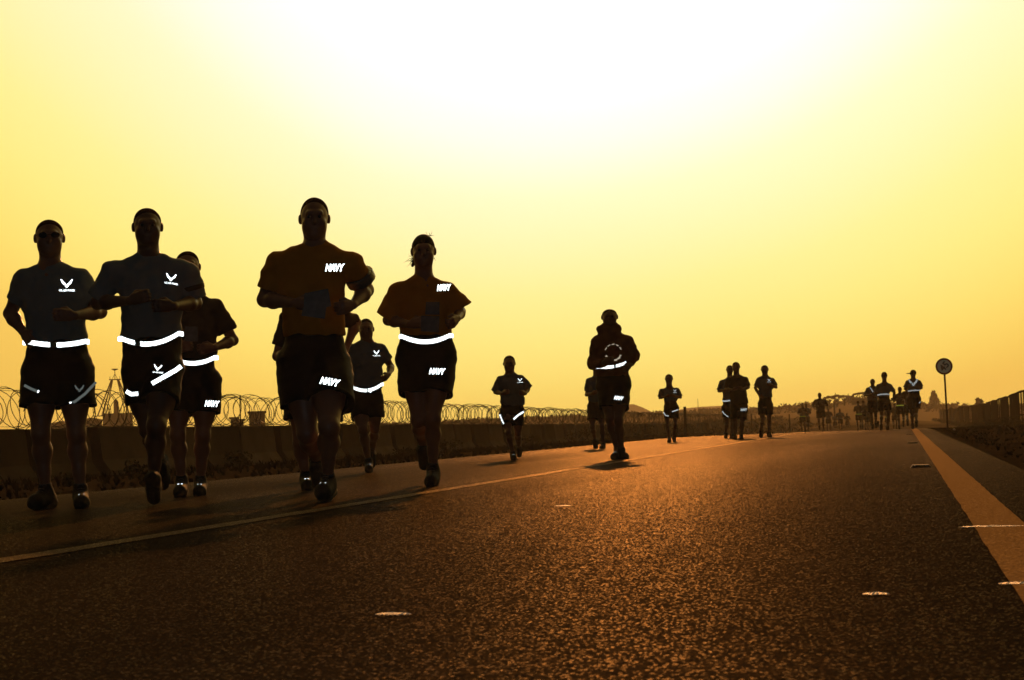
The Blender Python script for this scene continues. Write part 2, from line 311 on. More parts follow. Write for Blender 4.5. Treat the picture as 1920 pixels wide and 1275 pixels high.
def stone_mat(name, col, rough, tilt, cell=.007, base_var=.3, gloss=.05, tint2=None, gcol=(1, 1, 1)):
    """aggregate surface: every stone is its own small facet with its own tilt, so low sun picks out glints"""
    M = bpy.data.materials.new(name); M.use_nodes = True; nt = M.node_tree; N = nt.nodes; L = nt.links; N.clear(); out = N.new('ShaderNodeOutputMaterial')
    df = N.new('ShaderNodeBsdfDiffuse'); gl = N.new('ShaderNodeBsdfGlossy'); gl.distribution = 'GGX'; gl.inputs['Color'].default_value = (*gcol, 1); ms = N.new('ShaderNodeMixShader')
    geo = N.new('ShaderNodeNewGeometry')
    vo = N.new('ShaderNodeTexVoronoi'); vo.feature = 'F1'; vo.inputs['Scale'].default_value = 1/cell; L.new(geo.outputs['Position'], vo.inputs['Vector'])
    v2 = N.new('ShaderNodeVectorMath'); v2.operation = 'SUBTRACT'; L.new(vo.outputs['Color'], v2.inputs[0]); v2.inputs[1].default_value = (.5, .5, .5)
    no = N.new('ShaderNodeTexNoise'); no.inputs['Scale'].default_value = 420; no.inputs['Detail'].default_value = 2; L.new(geo.outputs['Position'], no.inputs['Vector'])
    n2 = N.new('ShaderNodeVectorMath'); n2.operation = 'SUBTRACT'; L.new(no.outputs['Color'], n2.inputs[0]); n2.inputs[1].default_value = (.5, .5, .5)
    s1 = N.new('ShaderNodeVectorMath'); s1.operation = 'MULTIPLY'; L.new(v2.outputs[0], s1.inputs[0]); s1.inputs[1].default_value = (tilt, tilt, 0)
    s2 = N.new('ShaderNodeVectorMath'); s2.operation = 'MULTIPLY_ADD'; L.new(n2.outputs[0], s2.inputs[0]); s2.inputs[1].default_value = (.9*tilt, .9*tilt, 0); L.new(s1.outputs[0], s2.inputs[2])
    ad = N.new('ShaderNodeVectorMath'); ad.operation = 'ADD'; L.new(geo.outputs['Normal'], ad.inputs[0]); L.new(s2.outputs[0], ad.inputs[1])
    nn = N.new('ShaderNodeVectorMath'); nn.operation = 'NORMALIZE'; L.new(ad.outputs[0], nn.inputs[0]); L.new(nn.outputs[0], gl.inputs['Normal']); L.new(nn.outputs[0], df.inputs['Normal'])
    big = N.new('ShaderNodeTexNoise'); big.inputs['Scale'].default_value = .5; big.inputs['Detail'].default_value = 6
    mp = N.new('ShaderNodeMapping'); mp.inputs['Scale'].default_value = (1, .10, 1); L.new(geo.outputs['Position'], mp.inputs['Vector']); L.new(mp.outputs[0], big.inputs['Vector'])
    hs = N.new('ShaderNodeSeparateColor'); L.new(vo.outputs['Color'], hs.inputs[0])
    f = N.new('ShaderNodeMath'); f.operation = 'MULTIPLY_ADD'; L.new(big.outputs['Fac'], f.inputs[0]); f.inputs[1].default_value = 1.6; f.inputs[2].default_value = -.55
    f2 = N.new('ShaderNodeMath'); f2.operation = 'MULTIPLY_ADD'; L.new(hs.outputs[0], f2.inputs[0]); f2.inputs[1].default_value = .5; L.new(f.outputs[0], f2.inputs[2])
    mx = N.new('ShaderNodeMix'); mx.data_type = 'RGBA'; L.new(f2.outputs[0], mx.inputs['Factor'])
    mx.inputs['A'].default_value = (*[c*(1-base_var) for c in col], 1); mx.inputs['B'].default_value = (*(tint2 or [c*(1+base_var) for c in col]), 1)
    L.new(mx.outputs['Result'], df.inputs['Color'])
    # a share of the stones is polished by traffic
    pw = N.new('ShaderNodeMapRange'); pw.interpolation_type = 'SMOOTHSTEP'; L.new(hs.outputs[1], pw.inputs['Value']); pw.inputs['From Min'].default_value = .88; pw.inputs['From Max'].default_value = 1.0
    rr = N.new('ShaderNodeMath'); rr.operation = 'MULTIPLY_ADD'; L.new(big.outputs['Fac'], rr.inputs[0]); rr.inputs[1].default_value = .2; rr.inputs[2].default_value = rough-.1; r2 = N.new('ShaderNodeMath'); r2.operation = 'MULTIPLY_ADD'; L.new(pw.outputs[0], r2.inputs[0]); r2.inputs[1].default_value = -.14; L.new(rr.outputs[0], r2.inputs[2]); L.new(r2.outputs[0], gl.inputs['Roughness'])
    gf = N.new('ShaderNodeMath'); gf.operation = 'MULTIPLY_ADD'; L.new(pw.outputs[0], gf.inputs[0]); gf.inputs[1].default_value = gloss*30.0; gf.inputs[2].default_value = gloss*.42
    g2 = N.new('ShaderNodeMath'); g2.operation = 'MULTIPLY'; L.new(gf.outputs[0], g2.inputs[0]); bm = N.new('ShaderNodeMath'); bm.operation = 'MULTIPLY_ADD'; L.new(big.outputs['Fac'], bm.inputs[0]); bm.inputs[1].default_value = 1.5; bm.inputs[2].default_value = .22; bm.use_clamp = False; L.new(bm.outputs[0], g2.inputs[1])
    lw = N.new('ShaderNodeLayerWeight'); lw.inputs['Blend'].default_value = .5; gr = N.new('ShaderNodeMath'); gr.operation = 'POWER'; L.new(lw.outputs['Facing'], gr.inputs[0]); gr.inputs[1].default_value = 40.0; gm = N.new('ShaderNodeMath'); gm.operation = 'MULTIPLY_ADD'; L.new(gr.outputs[0], gm.inputs[0]); gm.inputs[1].default_value = .88; gm.inputs[2].default_value = .12; gr = gm      # grazing rise of reflectance
    g3 = N.new('ShaderNodeMath'); g3.operation = 'MULTIPLY'; L.new(g2.outputs[0], g3.inputs[0]); L.new(gr.outputs[0], g3.inputs[1]); g2 = g3
    L.new(g2.outputs[0], ms.inputs[0]); L.new(df.outputs[0], ms.inputs[1]); L.new(gl.outputs[0], ms.inputs[2]); L.new(ms.outputs[0], out.inputs[0])
    return M
M_ASPH = stone_mat('asphalt', (.015, .0112, .0078), ROAD_R, ROAD_T, .0048, .55, ROAD_S, None, (1, .74, .48))
M_PAINT = stone_mat('road_paint', (.19, .115, .055), .5, .4, .006, .25, .016, None, (1, .66, .36))
M_PAINT2 = stone_mat('shaded_road_paint', (.09, .068, .046), .42, .4, .006, .45, .04, None, (1, .72, .42))  # centre line: the shade lying on it is put into its darker colour
M_DIRT = mat('dry_earth', (.018, .014, .010), .95, .0, .45, .7, .8, 14, col2=(.035, .026, .019))
def ground_mat():
    M = mat('ground_haze_fade', (.012, .009, .007), .95, .0, .45, .7, .8, 14, col2=(.030, .022, .016)); nt = M.node_tree; N = nt.nodes; L = nt.links; b = N['Principled BSDF']
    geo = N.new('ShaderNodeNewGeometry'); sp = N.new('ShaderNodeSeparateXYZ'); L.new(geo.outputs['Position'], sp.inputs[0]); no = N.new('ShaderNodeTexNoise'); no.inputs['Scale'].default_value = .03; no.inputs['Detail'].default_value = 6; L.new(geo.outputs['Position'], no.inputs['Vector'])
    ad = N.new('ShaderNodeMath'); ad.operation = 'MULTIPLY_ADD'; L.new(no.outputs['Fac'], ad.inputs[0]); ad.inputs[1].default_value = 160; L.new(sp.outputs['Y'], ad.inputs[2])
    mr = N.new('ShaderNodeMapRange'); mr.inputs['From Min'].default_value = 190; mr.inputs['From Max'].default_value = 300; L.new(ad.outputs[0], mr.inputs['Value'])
    mx = N.new('ShaderNodeMix'); mx.data_type = 'RGBA'; L.new(mr.outputs[0], mx.inputs['Factor']); old = b.inputs['Base Color'].links[0].from_socket; L.new(old, mx.inputs['A']); mx.inputs['B'].default_value = (.17, .12, .075, 1); L.new(mx.outputs['Result'], b.inputs['Base Color'])  # colour pales with distance, painting in brightness the thin haze lacks
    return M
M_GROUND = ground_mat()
M_SCRUB = mat('scrub_leaf', (.04, .034, .018), .9, .0, .4, 2.0, 0)
M_FAR_SCRUB = mat('haze_pale_scrub', (.10, .075, .042), .9, .0, .4, .5, 0)  # paler copy of the scrub, distance haze put into its colour
M_FENCE = mat('fence_screen', (.010, .008, .006), .95, .0, .3, 3, .3, 40)
M_GRASS = mat('dry_grass', (.028, .021, .013), .9, .0, .4, 3.0, 0)
M_CONC = mat('concrete', (.075, .060, .047), .95, .0, .45, 1.7, .5, 30)
def vary(M, k):
    nt = M.node_tree; N = nt.nodes; L = nt.links; b = N['Principled BSDF']; src = b.inputs['Base Color'].links[0].from_socket; oi = N.new('ShaderNodeObjectInfo'); mr = N.new('ShaderNodeMapRange'); mr.inputs['To Min'].default_value = 1-k; mr.inputs['To Max'].default_value = 1+k
    L.new(oi.outputs['Random'], mr.inputs['Value']); sc = N.new('ShaderNodeVectorMath'); sc.operation = 'SCALE'; L.new(src, sc.inputs[0]); L.new(mr.outputs[0], sc.inputs['Scale']); L.new(sc.outputs[0], b.inputs['Base Color'])
vary(M_CONC, .45)
M_STEEL = mat('weathered_steel', (.03, .023, .017), .9, .0, .3, 3, .3, 40)
M_WIRE = mat('razor_wire_steel', (.05, .036, .026), .6, .25, .3, 9, 0)
M_BLDG = mat('pale_render', (.10, .08, .06), .95, .0, .15, .8, .2, 12)
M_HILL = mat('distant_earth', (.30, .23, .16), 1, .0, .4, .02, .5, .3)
M_SIGN = retro('sign_sheeting', (.17, .13, .085), (.30, .24, .17)); M_RED = mat('sign_red', (.16, .010, .008), .7, .1, .1, 6); M_BLK = mat('sign_black', (.012, .012, .012), .5, .3, .1)
M_BARK = mat('bark', (.05, .038, .026), .95, .0, .3, 8, .5, 40)
M_PHOTO = None

def seq(a, b, f0, g=1.06):
    out = [a]; d = f0
    while out[-1] < b: out.append(out[-1]+d); d *= g
    return out
def neg(l): return [-v for v in reversed(l)]
gx = sorted(set(neg([v for v in seq(13.4, 1500, 1.2, 1.10)])+[-13.1, -12.7, -12.2, -11.8, -11.3, -10.8, -10.3, -9.9, -9.4, -9.0, -8.6, -8.2, -7.8, -7.4, -7.01, -5, -3, -1, .5, .81, .95, 1.1, 1.3, 1.5, 1.8, 2.1, 2.5, 3, 3.6, 4.3, 5.2, 6.2, 7.5, 9]+[v for v in seq(11, 1500, 1.5, 1.12)]))
gy = sorted(set([-3000, -800, -200, -60, -20, -8, -3]+[v for v in seq(0, 24, .8, 1.0)]+[v for v in seq(25, 3500, .9, 1.035)]))
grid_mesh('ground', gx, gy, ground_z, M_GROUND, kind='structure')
ry = [-12, -6, -2, 0]+[v for v in seq(2, 50, 4, 1.0)]+[v for v in seq(52, 235, 2.5, 1.02)]
grid_mesh('road', [-7.0, -5.5, -4, -3, -2, -1, 0, .8], ry, road_z, M_ASPH, kind='structure')
def strip(name, x0, x1, material, wob=0, lab=None, **kw):
    ys = []; y = -6.0
    while y < 225: ys.append(y); y += .25 if y < 60 else 1.0
    rnd = random.Random(3); V = []; F = []
    for i, y in enumerate(ys):
        a, b = rnd.uniform(-wob, wob), rnd.uniform(-wob, wob); V += [(x0+a, y, road_z(x0, y)+.004), (x1+b, y, road_z(x1, y)+.004)]
        if i: F.append((2*i-2, 2*i-1, 2*i+1, 2*i))
    return obj(name, V, F, material, None, True, **kw)
strip('edge_line', .225, .405, M_PAINT, .003, kind='structure'); strip('centre_line', -3.11, -2.985, M_PAINT2, .008, kind='structure')

# distant flat-topped mound and pale plateau behind the scrub
def solid_ridge(name, deg0, deg1, R, prof, depth, material, **kw):
    n = len(prof); V = []; F = []
    for k, (t, hpx) in enumerate(prof):
        a = math.radians(deg0+(deg1-deg0)*t); z = .4+hpx*R/3200
        for dd, zz in ((0, -3), (depth*.15, z*.55), (depth*.5, z), (depth*.85, z*.6), (depth, -3)):
            r_ = R+dd; V.append((math.sin(a)*r_, math.cos(a)*r_, zz))
    for k in range(n-1):
        for j in range(4): F.append((k*5+j, (k+1)*5+j, (k+1)*5+j+1, k*5+j+1))
    return obj(name, V, F, material, None, False, **kw)
solid_ridge('hill', -10.45, -8.15, 620, [(0, 0), (.06, 24), (.30, 42), (.72, 42), (.86, 34), (1, 24), (1.02, 0)], 60, M_HILL, kind='structure')
solid_ridge('hill', -7.6, -5.0, 640, [(0, 0), (.04, 26), (.2, 31), (.4, 33), (.7, 33.5), (1, 34)], 90, M_HILL, kind='structure')

def leaf_cloud(mb, rnd, c, r, n, size, flat=1.0):
    for _ in range(n):
        while True:
            p = V3([rnd.uniform(-1, 1) for _ in range(3)])
            if p@p < 1 and p@p > .12: break
        p = V3(c)+p*V3((r, r, r*flat)); a = norm(V3([rnd.gauss(0, 1) for _ in range(3)])); b = norm(np.cross(a, V3([rnd.gauss(0, 1) for _ in range(3)]))); s_ = size*rnd.uniform(.6, 1.4)
        mb.add([tuple(p-a*s_), tuple(p+b*s_*.45), tuple(p+a*s_), tuple(p-b*s_*.45)], [(0, 1, 2, 3)])
# far scrub: ground cover nobody could count
rnd = random.Random(11); mb = MB()
for i in range(2300):
    far = i % 5; deg = rnd.uniform(-24, 8) if far else rnd.uniform(-10, 6); R = rnd.uniform(110, 200) if far < 2 else rnd.uniform(300, 440)
    a = math.radians(deg); x, y = math.sin(a)*R, math.cos(a)*R; r = rnd.uniform(.25, .9)*(.6 if R < 210 else 1.25)
    if -8 < x < 12 and R < 240: continue
    leaf_cloud(mb, rnd, (x, y, ground_z(x, y)+r*.35), r, 14, r*.42, .6)
mb.build('scrub', M_FAR_SCRUB, kind='stuff')
# verge growth: dry stalks and low bushes either side of the asphalt
mb = MB()
for i in range(5200):
    y = 8+92*rnd.random()**1.2; side = rnd.random()
    if side < .70: x = -7.3-5.2*rnd.random()**.8
    else: x = 1.0+rnd.random()**1.6*5
    z = ground_z(x, y); n = 5; hgt = rnd.uniform(.02, .09)*(1.5 if x < -9 else 1)*(.5 if x > 0 and x < 2 else 1)
    for k in range(n):
        a = rnd.uniform(0, 2*PI); l = hgt*rnd.uniform(.5, 1.2); w = .004+.0004*y; dx, dy = math.cos(a)*l*.6, math.sin(a)*l*.6
        mb.add([(x-w, y, z-.01), (x+w, y, z-.01), (x+dx*.5+w*.7, y+dy*.5, z+l*.6), (x+dx, y+dy, z+l)], [(0, 1, 2, 3)])
mb.build('dry_grass', M_GRASS, kind='stuff')
mb = MB()
for i in range(900):
    y = rnd.uniform(4, 60); x = .9+rnd.random()**1.5*3.5 if i % 3 else -7.2-rnd.random()*2; r = rnd.uniform(.006, .020); z = ground_z(x, y)+r*.3; v = []
    for k in range(6):
        d_ = norm(V3([rnd.gauss(0, 1) for _ in range(3)]))
    base = [(1, 0, 0), (0, 1, 0), (-1, 0, 0), (0, -1, 0), (0, 0, .8), (0, 0, -.8)]; mb.add([(x+a*r*rnd.uniform(.7, 1.4), y+b*r*rnd.uniform(.7, 1.4), z+c*r) for a, b, c in base], [(0, 1, 4), (1, 2, 4), (2, 3, 4), (3, 0, 4), (1, 0, 5), (2, 1, 5), (3, 2, 5), (0, 3, 5)])
mb.build('gravel', M_DIRT, kind='stuff')

def bush(x, y, r, lab, grp, leaves=160, tall=.8):
    rnd2 = random.Random(int(x*100+y*7)); z = ground_z(x, y); root = empty('bush', (x, y, z), 0, label=lab, category='bush', group=grp); st = MB(); cr = MB()
    for k in range(6):
        a = rnd2.uniform(0, 2*PI); e = (math.cos(a)*r*.6, math.sin(a)*r*.6, r*tall*rnd2.uniform(.6, 1)); st.tube([(0, 0, -.03), (e[0]*.4, e[1]*.4, e[2]*.55), e], [.012, .009, .004], 5)
        leaf_cloud(cr, rnd2, e, r*.42, leaves//6, .022+.035*r, .8)
    leaf_cloud(cr, rnd2, (0, 0, r*tall*.5), r*.6, leaves//4, .022+.035*r, .7)
    st.build('stem', M_BARK, root); cr.build('foliage', M_SCRUB, root); return root
for i, (x, y, r) in enumerate([(-9.6, 20.5, .28), (-10.9, 27, .34), (-9.2, 31, .25), (-10.2, 38, .35), (-9.9, 45, .38), (-10.6, 56, .5), (-10.3, 61, .6), (-10.0, 66, .6), (-9.6, 74, .55), (-10.2, 83, .6), (-9.7, 92, .6), (-9.3, 101, .6), (-9.2, 112, .6), (-11.3, 15.5, .3), (-9.0, 17.5, .2)]):
    bush(x, y, r, 'low dry bush growing on the bank between the road and the concrete barriers', 'bushes on the left bank')

# ------------------------------------------------------------------ concrete barriers and razor wire
def make_barrier():
    prof = [(-.30, 0), (-.30, .07), (-.17, .25), (-.10, .78), (-.085, .80), (.085, .80), (.10, .78), (.17, .25), (.30, .07), (.30, 0)]
    L = 1.78; V = [(x, s_*L/2, z) for s_ in (-1, -.97, .97, 1) for x, z in prof]; n = len(prof)
    V = [(x*(.96 if abs(y) > .975 else 1), y, z*(.985 if abs(y) > .975 and z > .5 else 1)) for x, y, z in V]
    F = [tuple(reversed(range(n))), tuple(range(3*n, 4*n))]+[(j*n+i, j*n+(i+1) % n, (j+1)*n+(i+1) % n, (j+1)*n+i) for j in range(3) for i in range(n)]
    return V, F
bv, bf = make_barrier(); b0 = None; y = 14.0; rnd = random.Random(5)
WX = -13.0
while y < 175:
    z = wall_base(y)
    if b0 is None: b0 = obj('concrete_barrier', bv, bf, M_CONC, None, False); o = b0
    else: o = b0.copy(); COL.objects.link(o)
    o.location = (WX+rnd.uniform(-.03, .03), y, z+rnd.uniform(-.012, .012)); o.rotation_euler = (0, rnd.uniform(-.01, .01), rnd.uniform(-.012, .012))
    o['label'] = 'low pale concrete barrier standing in the row under the razor wire'; o['category'] = 'barrier'; o['group'] = 'concrete barriers along the left verge'; y += 2.06+rnd.uniform(-.05, .12)
def wire_section(y0, y1, idx):
    rnd = random.Random(idx+40); root = empty('razor_wire', (WX, y0, wall_base(y0)+.80), 0, label='coil of rusty razor wire stretched along the tops of the barriers', category='razor wire', group='razor wire coils on the barriers')
    mb = MB(); n = int((y1-y0)/.38); S = 22; R = .29
    for dirn in (1, -1):
        pts = []; ph = rnd.uniform(0, 6)
        for k in range(n*S+1):
            t = k/S; a = dirn*2*PI*t+ph; yy = (y1-y0)*k/(n*S); r_ = R*(1+.12*math.sin(t*1.9+ph)+.07*math.sin(t*5.1)+.05*math.sin(t*.37)); yo = .15*math.sin(a+t*.7)+.10*math.sin(t*1.3+ph)
            pts.append((r_*math.cos(a), yy+yo, R+r_*math.sin(a)+wall_base(y0+yy)-wall_base(y0)))
        mb.tube(pts, .0068, 3, False)
        for k in range(0, len(pts), 2 if y0 < 60 else 5):
            p = V3(pts[k]); s_ = .016; a = norm(V3([rnd.gauss(0, 1) for _ in range(3)])); b = norm(np.cross(a, V3((.3, 1, .2)))); mb.add([tuple(p-a*s_), tuple(p+b*s_*.35), tuple(p+a*s_), tuple(p-b*s_*.35)], [(0, 1, 2, 3)])
    mb.build('coil', M_WIRE, root)
    ln = MB()
    for (dx, dz) in ((0, .02), (.02, .56)): ln.tube([(dx, t*(y1-y0)/8, dz+.012*math.sin(t*2)+wall_base(y0+t*(y1-y0)/8)-wall_base(y0)) for t in range(9)], .004, 4)
    ln.build('tension_wire', M_WIRE, root)
    yy = .9
    while yy < y1-y0:
        pm = MB(); z = wall_base(y0+yy)-wall_base(y0); lean = rnd.uniform(-.03, .03); pm.tube([(.02, yy, z-.02), (.02+lean, yy+.01, z+.60)], .014, 6); pm.build('post', M_STEEL, root); yy += rnd.choice([1.5, 3.6, 4.4])
ys_ = [14, 24, 34, 44, 55, 67, 80, 94, 110, 128, 148]
for i, (a, b) in enumerate(zip(ys_, ys_[1:])): wire_section(a+.15, b-.1, i)

# ------------------------------------------------------------------ buildings, tower, poles beyond the wall
def at(px, R):                       # bearing (given in the photo's columns) to a point R metres off
    a = math.atan((px-960)/3200)-YAW; return math.sin(a)*R, math.cos(a)*R, -a
def elev(px, y, R): return .4+(806-.035*(px-960)-y)*R/3200/math.cos(math.atan((px-960)/3200))
def house(px0, px1, ytop, R, name, lab, cat, roof=0, depth=4, rooftop=None, windows=True):
    x, y, a = at((px0+px1)/2, R); w = (px1-px0)*R/3200; zt = elev((px0+px1)/2, ytop, R); zb = -1.0
    root = empty(name, (x, y, zb), a, label=lab, category=cat); mb = MB(); h = zt-zb; mb.box((0, 0, h/2), (w, depth, h)); mb.build('wall', M_BLDG, root)
    if roof > 0:
        r = MB(); r.add([(-w/2-.3, -depth/2-.3, h), (w/2+.3, -depth/2-.3, h), (w/2+.3, depth/2+.3, h), (-w/2-.3, depth/2+.3, h), (-w/2*.2, 0, h+roof), (w/2*.2, 0, h+roof)], [(0, 1, 5, 4), (2, 3, 4, 5), (1, 2, 5), (3, 0, 4), (3, 2, 1, 0)]); r.build('roof', M_STEEL, root)
    else: r = MB(); r.box((0, 0, h+.09), (w+.3, depth+.3, .17)); r.build('roof', M_CONC, root)
    if windows:
        n = max(1, int(w/2.5))
        for k in range(n):
            wm = MB(); wm.box((-w/2+w*(k+.5)/n, -depth/2-.02, h-1.0), (.7, .06, .6)); wm.build('window', MT['lens'], root)
    return root
R = 290
house(190, 243, 780, R, 'guard_building', 'flat roofed block building under the lattice legs of the dish tower', 'building')
house(148, 186, 791, 300, 'shed', 'long low shed with a sloping roof left of the dish tower', 'shed', roof=.45)
house(90, 146, 797, 310, 'shed', 'pale low building with a shallow roof seen between the leftmost runner\'s legs', 'shed', roof=.5)
house(463, 492, 776, 170, 'cabin', 'box shaped site cabin behind the razor wire right of the stacked tanks', 'cabin')
house(428, 441, 787, 170, 'container', 'upper small grey container left of the box shaped cabin', 'container', windows=False)
house(441, 452, 790.5, 168, 'container', 'lower small grey container next to the box shaped cabin', 'container', windows=False)
house(541, 553, 791, 200, 'container', 'tiny pale container behind the razor wire near the man in the orange shirt', 'container', windows=False)
x, y, a = at(213, R); tw = empty('dish_tower', (x, y, -1), a, label='lattice tripod tower with a small flat dish on its tip', category='tower'); zt = elev(213, 700, R)+1; zp = elev(213, 718, R)+1
half = 32*R/3200; zb_ = elev(213, 782, R)+1
for (sx, sy) in ((-1, -1), (1, -1), (.78, 1), (-.78, 1)):
    mb = MB(); mb.tube([(sx*half, sy*1.6, zb_), (sx*.55, sy*.4, zp)], .11, 6); mb.tube([(sx*half*.72, sy*1.3, zb_), (sx*.45, sy*.4, zp)], .08, 6); q0, q1 = V3((sx*half, sy*1.6, zb_)), V3((sx*.55, sy*.4, zp))
    mb.build('leg', M_STEEL, tw)
mb = MB(); mb.box((0, 0, zp), (1.9, 1.5, .12)); mb.box((0, 0, zb_), (2*half+1.4, 2.4, .12)); mb.build('platform', M_STEEL, tw)
mb = MB()
for s_ in (-.8, .8): mb.tube([(s_, -.6, zp), (s_, -.6, zp+.5)], .04, 5)
for s_ in (-1, 1): mb.tube([(s_*.45, 0, zp), (0, 0, zp+1.0)], .04, 5)
mb.tube([(0, 0, zp), (0, 0, zt)], .06, 6); mb.build('mast', M_STEEL, tw)
mb = MB(); mb.tube([(0, 0, zt-.22), (0, 0, zt-.08), (0, 0, zt+.02), (0, 0, zt+.1)], [.05, .35, .58, .50], 14); mb.build('dish', M_STEEL, tw)
x, y, a = at(214, R+6); mb = MB(); zt2 = elev(214, 752, R)+1; mb.tube([(0, 0, 0), (0, 0, zt2-.5), (0, 0, zt2-.2), (0, 0, zt2)], [.42, .42, .3, .12], 14); mb.build('water_tank', M_BLDG, None, True, loc=(x, y, -1), label='tall pale cylinder tank standing between the legs of the dish tower', category='tank')
def pole(px, ytop, R_, r, lab, arms=False, ybase=None, name='utility_pole'):
    x, y, a = at(px, R_); z0 = ground_z(x, y)-.2; mb = MB(); zt = elev(px, ytop, R_)-z0; mb.tube([(0, 0, 0), (0, 0, zt)], [r, r*.85], 8)
    if arms: mb.tube([(-r*6, 0, zt*.9), (r*6, 0, zt*.9)], r*.5, 5)
    return mb.build(name, M_STEEL, None, False, loc=(x, y, z0), rotz=a, label=lab, category='pole')
pole(30, 797, 200, .06, 'short pole with a crossbar behind the leftmost barriers', True)
pole(1279, 763, 78, .075, 'stout dark post just right of the lone runner in the middle distance')
pole(1304, 748, 420, .07, 'thin far mast on the plateau right of the lone middle runner')
pole(1352, 771, 110, .06, 'short leaning post in the scrub left of the close pair')
pole(1403, 776, 120, .06, 'short post in the scrub behind the close pair')
pole(1474, 777, 125, .06, 'short post in the scrub right of the ponytailed runner')
pole(1559, 754, 230, .12, 'pale tall post on the slope between far runners')
pole(1562, 738, 300, .05, 'thin aerial sticking up from the acacias'); pole(1586, 740, 300, .06, 'thin aerial between the acacias and the arched frame')
# arched steel shelter on the ridge
x, y, a = at(1617, 300); zb_ = ground_z(x, y); k_ = 300/3200; fr = empty('arched_shelter', (x, y, zb_-.2), a, label='bare arched steel frame of a shelter on the ridge skyline', category='shelter'); zt = elev(1617, 738.5, 300)-zb_+.2; zl = elev(1617, 748, 300)-zb_+.2
out = [(-26, -3), (-24, 2), (-20, 7.5), (-10, 9), (0, 9.5), (10, 7.5), (20, 4), (28, 0)]
for d_ in (-2, 2):
    mb = MB(); mb.tube([(u*k_, d_, zl+v*k_) for u, v in out], .16, 6); mb.tube([(-25*k_, d_, zl-.1), (28*k_, d_, zl-.1)], .12, 5)
    for u in (-20, -10, 0, 10, 20): vv = np.interp(u, [p[0] for p in out], [p[1] for p in out]); mb.tube([(u*k_, d_, zl), (u*k_, d_, zl+vv*k_)], .07, 5); mb.tube([(u*k_, d_, zl), ((u+8)*k_, d_, zl+vv*k_*.8)], .05, 5)
    mb.build('truss', M_STEEL, fr)
mb = MB(); mb.box((1*k_, 0, zl/2-.2), (50*k_, 4.4, max(.5, zl))); mb.build('wall', M_CONC, fr)
def tree(px, R_, ytop, wpx, kind, lab, grp=None):
    x, y, a = at(px, R_); z = ground_z(x, y)-.2; k = R_/3200; h = elev(px, ytop, R_)-z; w = wpx*k; rnd2 = random.Random(int(px)); root = empty('tree', (x, y, z), a, label=lab, category='tree')
    if grp: root['group'] = grp
    t = MB(); c = MB()
    if kind == 'flat':
        t.tube([(0, 0, 0), (.1, 0, h*.4), (0, 0, h*.7)], [.16, .12, .07], 7)
        for q in range(6):
            u = (q-2.5)/2.5*w*.42; t.tube([(0, 0, h*.45), (u*.6, rnd2.uniform(-.5, .5), h*.72), (u, rnd2.uniform(-.6, .6), h*.88)], [.08, .05, .03], 5); leaf_cloud(c, rnd2, (u, rnd2.uniform(-.6, .6), h*(.93-.12*abs(u)/w*2)), w*.13, 70, .22, .28)
    else:
        t.tube([(0, 0, 0), (0, 0, h*.9)], [.35, .1], 7)
        for q in range(10): zz = h*(.25+.7*q/9); leaf_cloud(c, rnd2, (rnd2.uniform(-.1, .1)*w, 0, zz), w*.5*(1.05-.75*q/9), 110, .28, .7)
    t.build('trunk', M_BARK, root); c.build('crown', M_FAR_SCRUB, root); return root
tree(1550, 300, 743.5, 20, 'flat', 'left flat topped acacia on the ridge skyline', 'acacias on the ridge'); tree(1565, 305, 741.5, 22, 'flat', 'middle flat topped acacia on the ridge skyline, under the thin aerial', 'acacias on the ridge'); tree(1578, 298, 742.5, 20, 'flat', 'right flat topped acacia on the ridge skyline', 'acacias on the ridge')
tree(1747, 395, 736, 21, 'cone', 'tall conical tree standing alone left of the round speed sign')
tree(1830, 260, 750, 24, 'round', 'bushy tree on the right skyline behind the long fence')

# ------------------------------------------------------------------ speed sign
D_ = 56.0; x, y, a = at(1768, D_/math.cos(YAW*.1)); z0 = ground_z(x, y)
sg = empty('speed_sign', (x, y, z0), a, label='round red rimmed speed limit sign reading 45 on a thin leaning pole', category='road sign'); zc = elev(1766, 692.5, D_)-z0; rs = 15.2*D_/3200
def disc(mb, c, r, t, n=40, r_in=0):
    v = []; 
    for yy in (-t/2, t/2): v += [(c[0]+r*math.cos(2*PI*k/n), c[1]+yy, c[2]+r*math.sin(2*PI*k/n)) for k in range(n)]
    if r_in:
        for yy in (-t/2, t/2): v += [(c[0]+r_in*math.cos(2*PI*k/n), c[1]+yy, c[2]+r_in*math.sin(2*PI*k/n)) for k in range(n)]
        f = []
        for k in range(n):
            j = (k+1) % n; f += [(k, j, 2*n+j, 2*n+k), (n+j, n+k, 3*n+k, 3*n+j), (j, k, n+k, n+j), (2*n+k, 2*n+j, 3*n+j, 3*n+k)]
        mb.add(v, f)
    else: mb.add(v, [tuple(range(n)), tuple(range(2*n-1, n-1, -1))]+[((k+1) % n, k, n+k, n+(k+1) % n) for k in range(n)])
mb = MB(); disc(mb, (0, 0, zc), rs*.97, .012); face = mb.build('sign_face', M_SIGN, sg)
mb = MB(); disc(mb, (0, -.006, zc), rs, .02, 40, rs*.78); mb.build('rim', M_RED, sg)
P_, F_t = text2d('45', 1.0, .03); P_ = place2d(P_, 0, 0, 48, rs*1.12)
mb = MB(); mb.add([(p[0], -.011, p[1]+zc) for p in P_], F_t); mb.build('numerals', M_BLK, face)
mb = MB(); mb.tube([(.02, .035, -.3), (0, .035, zc+rs*.6)], .03, 10); mb.build('pole', M_STEEL, sg)
mb = MB(); mb.box((0, .02, zc+.12), (.09, .03, .03)); mb.box((0, .02, zc-.12), (.09, .03, .03)); mb.build('bracket', M_STEEL, sg)

